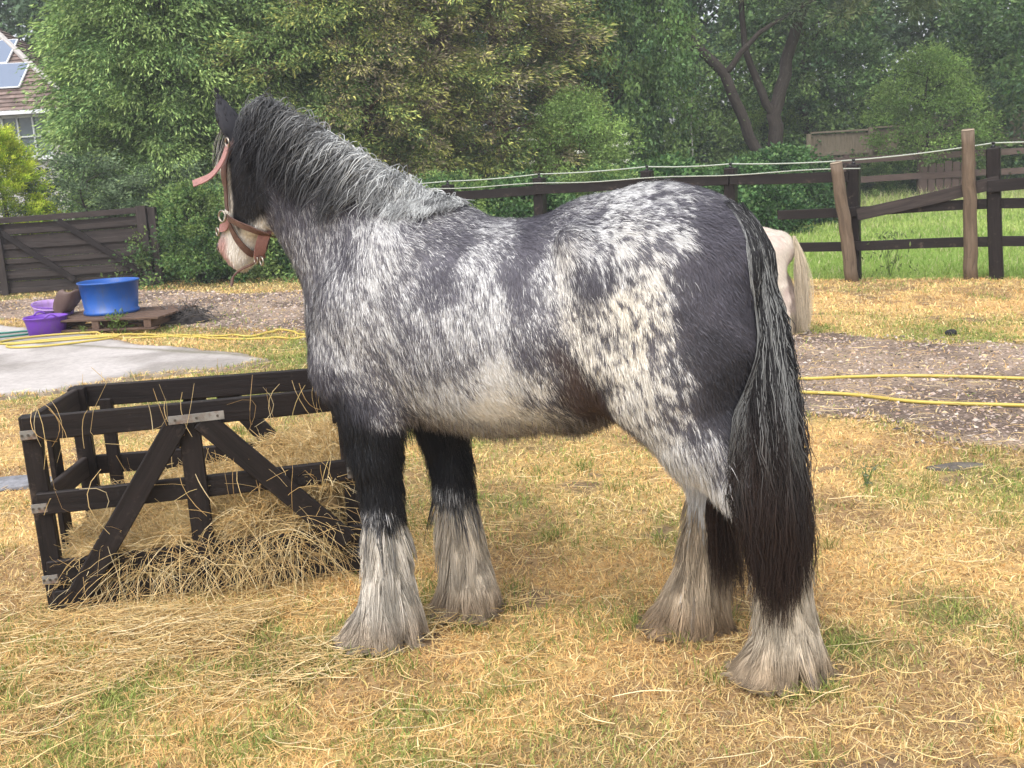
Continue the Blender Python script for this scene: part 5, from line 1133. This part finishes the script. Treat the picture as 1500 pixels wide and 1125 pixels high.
P, c = fringe((-.15, -.2, .60), (.45, .2, .76), 2600, .035, (.20, .17, .15), nx=-.5, axis=2, d0=(-.5, 0, -.7)); segs.append((P, c))
P = np.concatenate([a for a, b in segs]); c = np.concatenate([b for a, b in segs])
V, Fq, C = tubes(P, np.full((len(P), 1), .0008) * np.linspace(1, .3, 6)[None], c)
mk('leg_fringe', V, Fq, M_hair, horse, col=C, smooth=True)

# tail
def interp(z, zs, vs): return np.interp(z, zs[::-1], vs[::-1])
nT = 7000; K = 22
u = rng.random(nT) * 2 - 1; v = rng.random(nT) * 2 - 1; inner = rng.random(nT) < .16
tz = [1.36, 1.29, 1.16, .97, .74, .50, .28, .12]
tl = [-.455, -.462, -.500, -.512, -.515, -.530, -.560, -.575]; tr_ = [-.49, -.515, -.585, -.638, -.668, -.682, -.688, -.655]
yc = [0, .0, .04, .09, .165, .20, .21, .20]; yw = [.02, .03, .05, .07, .08, .08, .07, .05]
L = np.where(rng.random(nT) < .72, .86 + .26 * rng.random(nT), .40 + .5 * rng.random(nT)) * (1 - .12 * np.abs(u))
L = np.where(inner, .88 + .22 * rng.random(nT), L)
z0 = 1.325 - .10 * rng.random(nT); t = np.linspace(0, 1, K)[None]
z = z0[:, None] - L[:, None] * t
cl = np.floor((u + 1) * 13) * 7 + np.floor((v + 1) * 4); hcl = _hash(cl.astype(int), cl.astype(int), cl.astype(int) * 0, 2)
hc2 = _hash(cl.astype(int) + 50, cl.astype(int), cl.astype(int) * 0, 7)
uc = (np.floor((u + 1) * 13) + .5) / 13 - 1; cw = .6 * sstep(.1, .9, t) * np.ones((nT, 1))
ue = u[:, None] * (1 - cw) + uc[:, None] * cw
xl = interp(z, tz, tl); xr = interp(z, tz, tr_)
x = (xl + xr) / 2 - ue * (xl - xr) / 2 * (-1)
x += (.016 * np.sin(t * 8 + hcl[:, None] * 30) + .007 * np.sin(t * 27 + hc2[:, None] * 40)) * np.sqrt(t) + rng.normal(size=(nT, 1)) * .014 * t + .004 * np.sin(t * 40 * (1 + hc2[:, None]) + rng.random((nT, 1)) * 6)
y = interp(z, tz, yc) + v[:, None] * interp(z, tz, yw) * (1 - .5 * cw) + (.010 * np.sin(t * 11 + hc2[:, None] * 30)) * t
xi = np.interp(z, [.15, .45, .9, 1.3], [-.47, -.46, -.55, -.48]) + u[:, None] * .045; yi = np.interp(z, [.2, .6, 1.0, 1.3], [.01, .02, .04, 0]) + v[:, None] * .03
x = np.where(inner[:, None], xi + .008 * np.sin(t * 12 + hcl[:, None] * 30), x); y = np.where(inner[:, None], yi, y)
P = np.stack([x, y, z], -1)
for k in range(1, K):
    q = P[:, k]
    for _ in range(3):
        s = hb.sample(q); o = .004 + .02 * rng.random(nT) * (k / K); m = s < o
        if m.any(): q[m] += (o[m] - s[m])[:, None] * hb.grad(q[m])
    P[:, k] = q
top = sstep(.45, 1.0, P[:, :, 2]); edge = (sstep(-.1, -.9, u) if False else sstep(.1, .95, u))[:, None]
silver = (hcl[:, None] > lerp(.84, .50, edge)) * top * sstep(0, .12, t) * (~inner)[:, None]
silver = silver * (.35 + .65 * rng.random((nT, 1)))
dk = np.array([.017, .0165, .018]); br = np.array([.040, .024, .018])
base = lerp(dk, br, (sstep(.95, .35, P[:, :, 2]) * (.35 + .65 * hc2[:, None]))[..., None])
col = lerp(base, np.array([.40, .41, .40]), (silver * .6)[..., None]) * (.6 + .8 * rng.random((nT, 1, 1)))
low = sstep(.30, .12, P[:, :, 2]); col = lerp(col, np.array([.16, .12, .09]), (low * .5)[..., None])
V, Fq, C = tubes(P, (.0011 + .0007 * rng.random((nT, 1))) * np.interp(t, [0, .1, .7, 1], [.6, 1, .9, .2]), col)
mk('tail', V, Fq, M_hair, horse, col=C, smooth=True)

# mane
cx = np.array([.31, .40, .47, .55, .65, .75, .82, .875, .905]); cz = np.array([1.335, 1.355, 1.385, 1.445, 1.535, 1.605, 1.645, 1.650, 1.645])
nM = 9500; s = rng.random(nM) ** .9
xm = np.interp(s, np.linspace(0, 1, 9), cx); zm = np.interp(s, np.linspace(0, 1, 9), cz)
R = np.stack([xm, rng.normal(size=nM) * .018, zm + .01], -1)
# settle roots on the crest
for _ in range(6): R -= hb.sample(R)[:, None] * hb.grad(R)
far = rng.random(nM) < .10
ln = np.interp(s, [0, .2, .35, .5, .7, .85, 1], [.12, .20, .24, .27, .27, .21, .14]) * (.45 + .75 * rng.random(nM))
sc = np.floor(s * 46).astype(int); hs_ = _hash(sc, sc * 5, sc * 0, 13); hs2 = _hash(sc, sc * 9 + 1, sc * 0, 23)
fw = np.interp(s, [0, .15, .4, .7, .85, 1], [.15, .35, .62, .55, .15, -.25]) + (hs_ - .5) * .5
D0 = np.stack([fw * .5, np.where(far, -1, 1) * (.55 + .3 * hs2), .45 + .5 * rng.random(nM) * np.interp(s, [0, .4, 1], [.3, .8, 1])], -1) + rng.normal(size=(nM, 3)) * .14
G = np.stack([fw * .8, np.where(far, -.3, .22), -np.ones(nM)], -1)
P = comb(hb, R, D0, ln, 12, lambda p, t: G * (1 + 0 * t), .68, .006, .022, ground=False, wob=.24)
P, inv = clump(P, .020, .8, 21)
t = np.linspace(0, 1, 12)[None]
sil = np.interp(s, [0, .12, .35, .5, .62, .8, 1], [.55, .75, .74, .50, .26, .15, .12])[:, None] * np.ones((1, 12))
wq = np.interp(s, [0, .22, .36, 1], [0, 0, 1, 1])[:, None]; sil = sil * wq * np.interp(t, [0, .35, .7, 1], [2.0, 1.3, .22, .1]) + sil * (1 - wq)
hcm = _hash(inv, inv * 3, inv * 0, 15)[:, None]
mix = np.clip(sil * (.35 + 1.2 * hcm) * (.6 + .8 * rng.random((nM, 1))), 0, 1)
col = lerp(np.array([.020, .020, .025]), np.array([.62, .63, .62]), mix[..., None])
V, Fq, C = tubes(P, (.0010 + .0007 * rng.random((nM, 1))) * np.interp(t, [0, .1, .7, 1], [.7, 1, .8, .2]), col)
mk('mane', V, Fq, M_hair, horse, col=C, smooth=True)

# forelock, parted over the brow, with a white tuft poking out in front
n = 700
R = np.stack([hd(.045 + .05 * a, .07 * (b - .5), 1.645) for a, b in rng.random((n, 2))])
for _ in range(6): R -= hb.sample(R)[:, None] * hb.grad(R)
D0 = HF * .35 + np.array([0, 0, .15]) + HLAT * ((rng.random((n, 1)) - .3) * 1.2) + rng.normal(size=(n, 3)) * .15
P = comb(hb, R, D0, .10 + .10 * rng.random(n), 10, lambda p, t: np.array([[.0, .05, -1.]]) * np.ones_like(p), .72, .004, .02, ground=False, wob=.08)
P, inv = clump(P, .02, .7, 31)
wt = (_hash(inv, inv, inv * 0, 3) > .75)[:, None] * np.linspace(.1, 1, 10)[None]
col = lerp(np.array([.02, .02, .024]), np.array([.6, .58, .54]), wt[..., None]) * (.7 + .6 * rng.random((n, 1, 1)))
V, Fq, C = tubes(P, (.0010 + .0005 * rng.random((n, 1))) * np.linspace(1, .3, 10)[None], col)
mk('forelock', V, Fq, M_hair, horse, col=C, smooth=True)

# ears
def ear(sgn):
    K, S = 9, 14; V = []
    base = hd(.030, sgn * .065, 1.575); tip = base + HF * (.045 if sgn > 0 else -.02) + HLAT * sgn * .02 + np.array([0, 0, .145 if sgn > 0 else .10]) ; ax = tip - base
    side = unit(HLAT * 1.0 + HF * .35 * sgn); fr = unit(np.cross(side, ax) ) * -1
    for k in range(K):
        t = k / (K - 1); w = .042 * math.sin(math.pi * min(1, .18 + t * .62)) * (1 - t ** 2.6) + .001; dpt = .6 * w
        for j in range(S):
            a = 2 * math.pi * j / S
            rr = np.array([math.cos(a) * w, math.sin(a) * dpt * (1 if math.sin(a) > 0 else .25)])
            V.append(base + ax * t + side * rr[0] - fr * rr[1] + fr * .006 * math.sin(t * 3))
    F = [(k * S + j, k * S + (j + 1) % S, (k + 1) * S + (j + 1) % S, (k + 1) * S + j) for k in range(K - 1) for j in range(S)]
    return np.array(V), np.array(F)
Vs = []; Fq = []; n0 = 0
for s_ in (1, -1):
    V, F = ear(s_); Vs.append(V); Fq.append(F + n0); n0 += len(V)
    o = mk('ear', V, F, M_skin, horse, col=np.array([.035, .035, .042]) * (.7 + .6 * fbm(V * 60, 2, 4))[:, None], smooth=True)
    # ear tufts
    Rr = V[rng.integers(0, len(V), 420)]; dirs = np.array([0, 0, .9]) + rng.normal(size=(420, 3)) * .35 + HF * .3
    Pp = np.stack([Rr + unit(dirs) * (a * .018) for a in (0, .5, 1)], 1)
    Vt, Ft, Ct = tubes(Pp, np.full((420, 3), .0007) * [1, .8, .3], np.tile([[.03, .03, .036]], (420, 1)))
    mk('ear_tuft', Vt, Ft, M_hair, o, col=Ct)
M_eye, _, _ = new_mat('eye_dark', .08, .6, (.012, .008, .006))
for s_ in (1, -1):
    m = MB(); c = hd(.072, s_ * .083, 1.478)
    m.lathe([(.0005, -.017), (.011, -.013), (.0165, -.004), (.0165, .004), (.011, .013), (.0005, .017)], c, 16); m.build('eye', M_eye, horse, smooth=True)
    m = MB(); c = hd(.206, s_ * .043, 1.233)
    m.lathe([(.0005, -.014), (.008, -.009), (.0095, 0), (.007, .010), (.0005, .014)], c, 12); m.build('nostril', M_eye, horse, smooth=True)

# head collar of worn pink webbing
M_web = grain_mat('pink_webbing', (.25, .125, .115), (.38, .21, .19), .8, .2, (60, 300, 60), (.14, .09, .08), .45, .3)
M_webd = grain_mat('brown_leather', (.075, .04, .034), (.16, .09, .075), .5, .4, (40, 80, 40), (.3, .16, .14), .3, .3)
M_brass, _, _ = new_mat('dull_metal', .35, .5, (.35, .31, .26), .9)
collar = empty('head_collar'); collar.parent = horse
def strap(pts, w, t, nrm, mat, name, proj=True):
    """flat strap following pts (local), laid on the skin where proj is set"""
    pts = np.array(pts, float); tt = np.linspace(0, len(pts) - 1, (len(pts) - 1) * 7 + 1)
    # Catmull-Rom
    q = np.concatenate([2 * pts[:1] - pts[1:2], pts, 2 * pts[-1:] - pts[-2:-1]]); out = []
    for a in tt:
        i = min(int(a), len(pts) - 2); f = a - i; p0, p1, p2, p3 = q[i:i + 4]
        out.append(.5 * (2 * p1 + (p2 - p0) * f + (2 * p0 - 5 * p1 + 4 * p2 - p3) * f * f + (3 * p1 - p0 - 3 * p2 + p3) * f ** 3))
    C = np.array(out)
    if proj:
        for _ in range(4): C += (.010 - hb.sample(C))[:, None] * hb.grad(C)
        Nr = hb.grad(C)
    else: Nr = np.tile(np.array(nrm, float), (len(C), 1))
    T = unit(np.gradient(C, axis=0)); S = unit(np.cross(T, Nr)); Nr = np.cross(S, T)
    m = MB(); rows = []
    for a, b in ((-1, -1), (1, -1), (1, 1), (-1, 1)): rows.append(C + S * a * w / 2 + Nr * b * t / 2)
    V = np.stack(rows, 1).reshape(-1, 3); K = len(C)
    ln = np.concatenate([[0], np.cumsum(np.linalg.norm(np.diff(C, axis=0), axis=1))])
    PC = np.stack([np.repeat(ln, 4), np.tile([-w, w, w, -w], K) * .5, np.tile([-t, -t, t, t], K) * .5], -1)
    F = [(k * 4 + j, k * 4 + (j + 1) % 4, k * 4 + 4 + (j + 1) % 4, k * 4 + 4 + j) for k in range(K - 1) for j in range(4)] + [(3, 2, 1, 0), tuple((K - 1) * 4 + j for j in range(4))]
    m.add(V, F, pc=PC); return m.build(name, mat, collar)
def ring(c, r, nrm, name='ring', th=.0035):
    nrm = unit(np.array(nrm, float)); a = unit(np.cross(nrm, [0.1, .2, 1])); b = np.cross(nrm, a); ang = np.linspace(0, 2 * np.pi, 19)
    m = MB(); m.tube([np.array(c) + r * (a * math.cos(q) + b * math.sin(q)) for q in ang], th, 8, False); return m.build(name, M_brass, collar, smooth=True)
for s_ in (1, -1):
    strap([hd(-.015, s_ * .09, 1.60), hd(.030, s_ * .105, 1.53), hd(.055, s_ * .10, 1.46), hd(.080, s_ * .09, 1.37)], .024, .004, 0, M_webd, 'cheek_strap')
    strap([hd(.105, s_ * .08, 1.335), hd(.135, s_ * .07, 1.31), hd(.20, s_ * .03, 1.30), hd(.205, 0, 1.30)], .026, .004, 0, M_web, 'noseband')
    strap([hd(.105, s_ * .08, 1.335), hd(.09, s_ * .07, 1.27), hd(.06, s_ * .04, 1.20), hd(.05, 0, 1.185)], .022, .004, 0, M_webd, 'chin_strap')
    strap([hd(.098, s_ * .08, 1.345), hd(.05, s_ * .095, 1.325), hd(-.01, s_ * .07, 1.31), hd(-.04, s_ * .02, 1.30)], .022, .004, 0, M_webd, 'jaw_strap')
    c = hd(.100, s_ * .085, 1.350); ring(c + HLAT * s_ * .012, .017, HLAT)
strap([hd(-.04, .03, 1.315), hd(-.02, .045, 1.26), hd(.01, .04, 1.205), hd(.03, .02, 1.180)], .034, .004, (-.6, .7, .1), M_web, 'throat_strap', False)
strap([hd(.03, .03, 1.185), hd(.06, .035, 1.165), hd(.10, .04, 1.150), hd(.135, .05, 1.125), hd(.15, .055, 1.085)], .020, .004, (0, .4, 1), M_webd, 'loose_strap', False)
strap([hd(.012, .112, 1.565), hd(.022, .135, 1.515), hd(.045, .165, 1.475), hd(.085, .20, 1.455)], .026, .004, (.5, .8, .35), M_web, 'loose_strap', False)
for c, r in ((hd(.010, .116, 1.57), .014), (hd(.03, .04, 1.185), .014), (hd(-.01, .05, 1.18), .013), (hd(.19, .055, 1.29), .012)):
    ring(c, r, HLAT + HF * .3, 'buckle', .003)
# ------------------------------------------------------------------ small cream pony grazing behind the horse
pb_ = Body((-.66, -.30, -.02), (.95, .30, 1.10), .013)
pb_.chain([(.40, 0, .64, .16, .13), (.22, 0, .66, .20, .17), (0, 0, .64, .205, .19), (-.22, 0, .68, .20, .18), (-.34, 0, .70, .15, .14)])
pb_.chain([(.36, 0, .70, .16, .11), (.52, 0, .70, .12, .08), (.66, 0, .58, .09, .06)], k=.06)
pb_.chain([(.68, 0, .56, .075, .06), (.74, 0, .44, .075, .055), (.78, 0, .28, .05, .042), (.78, 0, .20, .042, .04)], k=.04)
for s_ in (1, -1):
    pb_.chain([(.38, s_ * .09, .58, .09, .06), (.36, s_ * .09, .44, .06, .045), (.36, s_ * .085, .30, .042, .036), (.36, s_ * .08, .14, .030, .026), (.37, s_ * .08, .08, .038, .034), (.40, s_ * .08, .02, .048, .044)])
    dx = -.07 * (s_ < 0)
    pb_.chain([(-.27, s_ * .08, .68, .16, .11), (-.29, s_ * .09, .54, .13, .085), (-.35 + dx * .5, s_ * .09, .42, .08, .058), (-.41 + dx, s_ * .085, .30, .045, .036), (-.41 + dx, s_ * .08, .20, .034, .029), (-.40 + dx, s_ * .08, .09, .038, .034), (-.37 + dx, s_ * .08, .02, .05, .045)])
    pb_.chain([(.665, s_ * .04, .64, .02, .015), (.66, s_ * .05, .72, .008, .006)], k=.02)
pb_.floor(); pP, pF = pb_.surface(2); pN = vnormals(pP, pF)
def pcoat(p):
    c = lerp(np.array([.70, .62, .53]), np.array([.62, .50, .44]), sstep(.4, .65, fbm(p * 6, 3, 3))[:, None]); c = lerp(c, np.array([.42, .33, .25]), (sstep(.25, .0, p[:, 2]) * .5)[:, None])
    return lerp(c, np.array([.45, .30, .27]), sstep(.05, .03, p[:, 2])[:, None])
ang = math.radians(168); pony = empty('pony', (1.80, 8.42, 0), ang)
tag(pony, 'small cream pony half hidden behind the tail of the dappled horse', 'pony')
mk('body', pP, pF, M_skin, pony, col=pcoat(pP), smooth=True)
R, Nn = scatter(pP, pF, pN, 26000); d = unit(np.array([[-.4, 0, -.9]]) + rng.normal(size=R.shape) * .2); d = unit(d - Nn * (d * Nn).sum(1, keepdims=True)); L = .022 + .012 * rng.random(len(R))
P = np.stack([R, R + (d + Nn * .2) * (L * .5)[:, None], R + (d + Nn * .25) * L[:, None]], 1); V, Fs, C = ribbons(P, unit(np.cross(Nn, d)), np.stack([np.full(len(R), .002), np.full(len(R), .0015), np.zeros(len(R))], 1), pcoat(R) * (.85 + .3 * rng.random((len(R), 1))))
mk('coat', V, Fs, M_fur, pony, col=C)
n = 1500; R = np.c_[-.47 - .02 * rng.random(n), rng.normal(size=n) * .02, .80 - .05 * rng.random(n)]
P = comb(pb_, R, np.array([[-.25, 0, -1]]) + rng.normal(size=(n, 3)) * .2, .55 + .2 * rng.random(n), 12, lambda p, t: np.array([[-.015, .02, -1.]]) * np.ones_like(p), .75, .004, .04, wob=.06); P, inv = clump(P, .02, .5, 5)
V, Fq, C = tubes(P, np.full((n, 12), .0018) * np.linspace(1, .4, 12)[None], np.array([.66, .56, .42]) * (.8 + .4 * rng.random((n, 1)))); mk('tail', V, Fq, M_hair, pony, col=C, smooth=True)
n = 900; s = rng.random(n); R = np.c_[.34 + .30 * s, rng.normal(size=n) * .01, .84 - .10 * s + .02]
for _ in range(5): R -= pb_.sample(R)[:, None] * pb_.grad(R)
P = comb(pb_, R, np.array([[0, .6, .4]]) + rng.normal(size=(n, 3)) * .3, .14 + .08 * rng.random(n), 8, lambda p, t: np.array([[0, .2, -1.]]) * np.ones_like(p), .7, .004, .02)
V, Fq, C = tubes(P, np.full((n, 8), .0016) * np.linspace(1, .4, 8)[None], np.array([.68, .60, .48]) * (.8 + .4 * rng.random((n, 1)))); mk('mane', V, Fq, M_hair, pony, col=C, smooth=True)
n = 1300; R, Nn = scatter(pP, pF, pN, n, lambda c, nn: (c[:, 2] < .22) * (c[:, 2] > .04) * 1.0 * (c[:, 0] < .6))
P = comb(pb_, R, Nn * .5 + np.array([0, 0, -1.]), np.minimum(.10, R[:, 2]) * (.7 + .4 * rng.random(n)), 6, lambda p, t: np.array([[0, 0, -1.]]) * np.ones_like(p), .75, .004, .02)
V, Fq, C = tubes(P, np.full((n, 6), .0016) * np.linspace(1, .4, 6)[None], np.array([.62, .52, .38]) * (.8 + .4 * rng.random((n, 1)))); mk('leg_feather', V, Fq, M_hair, pony, col=C, smooth=True)
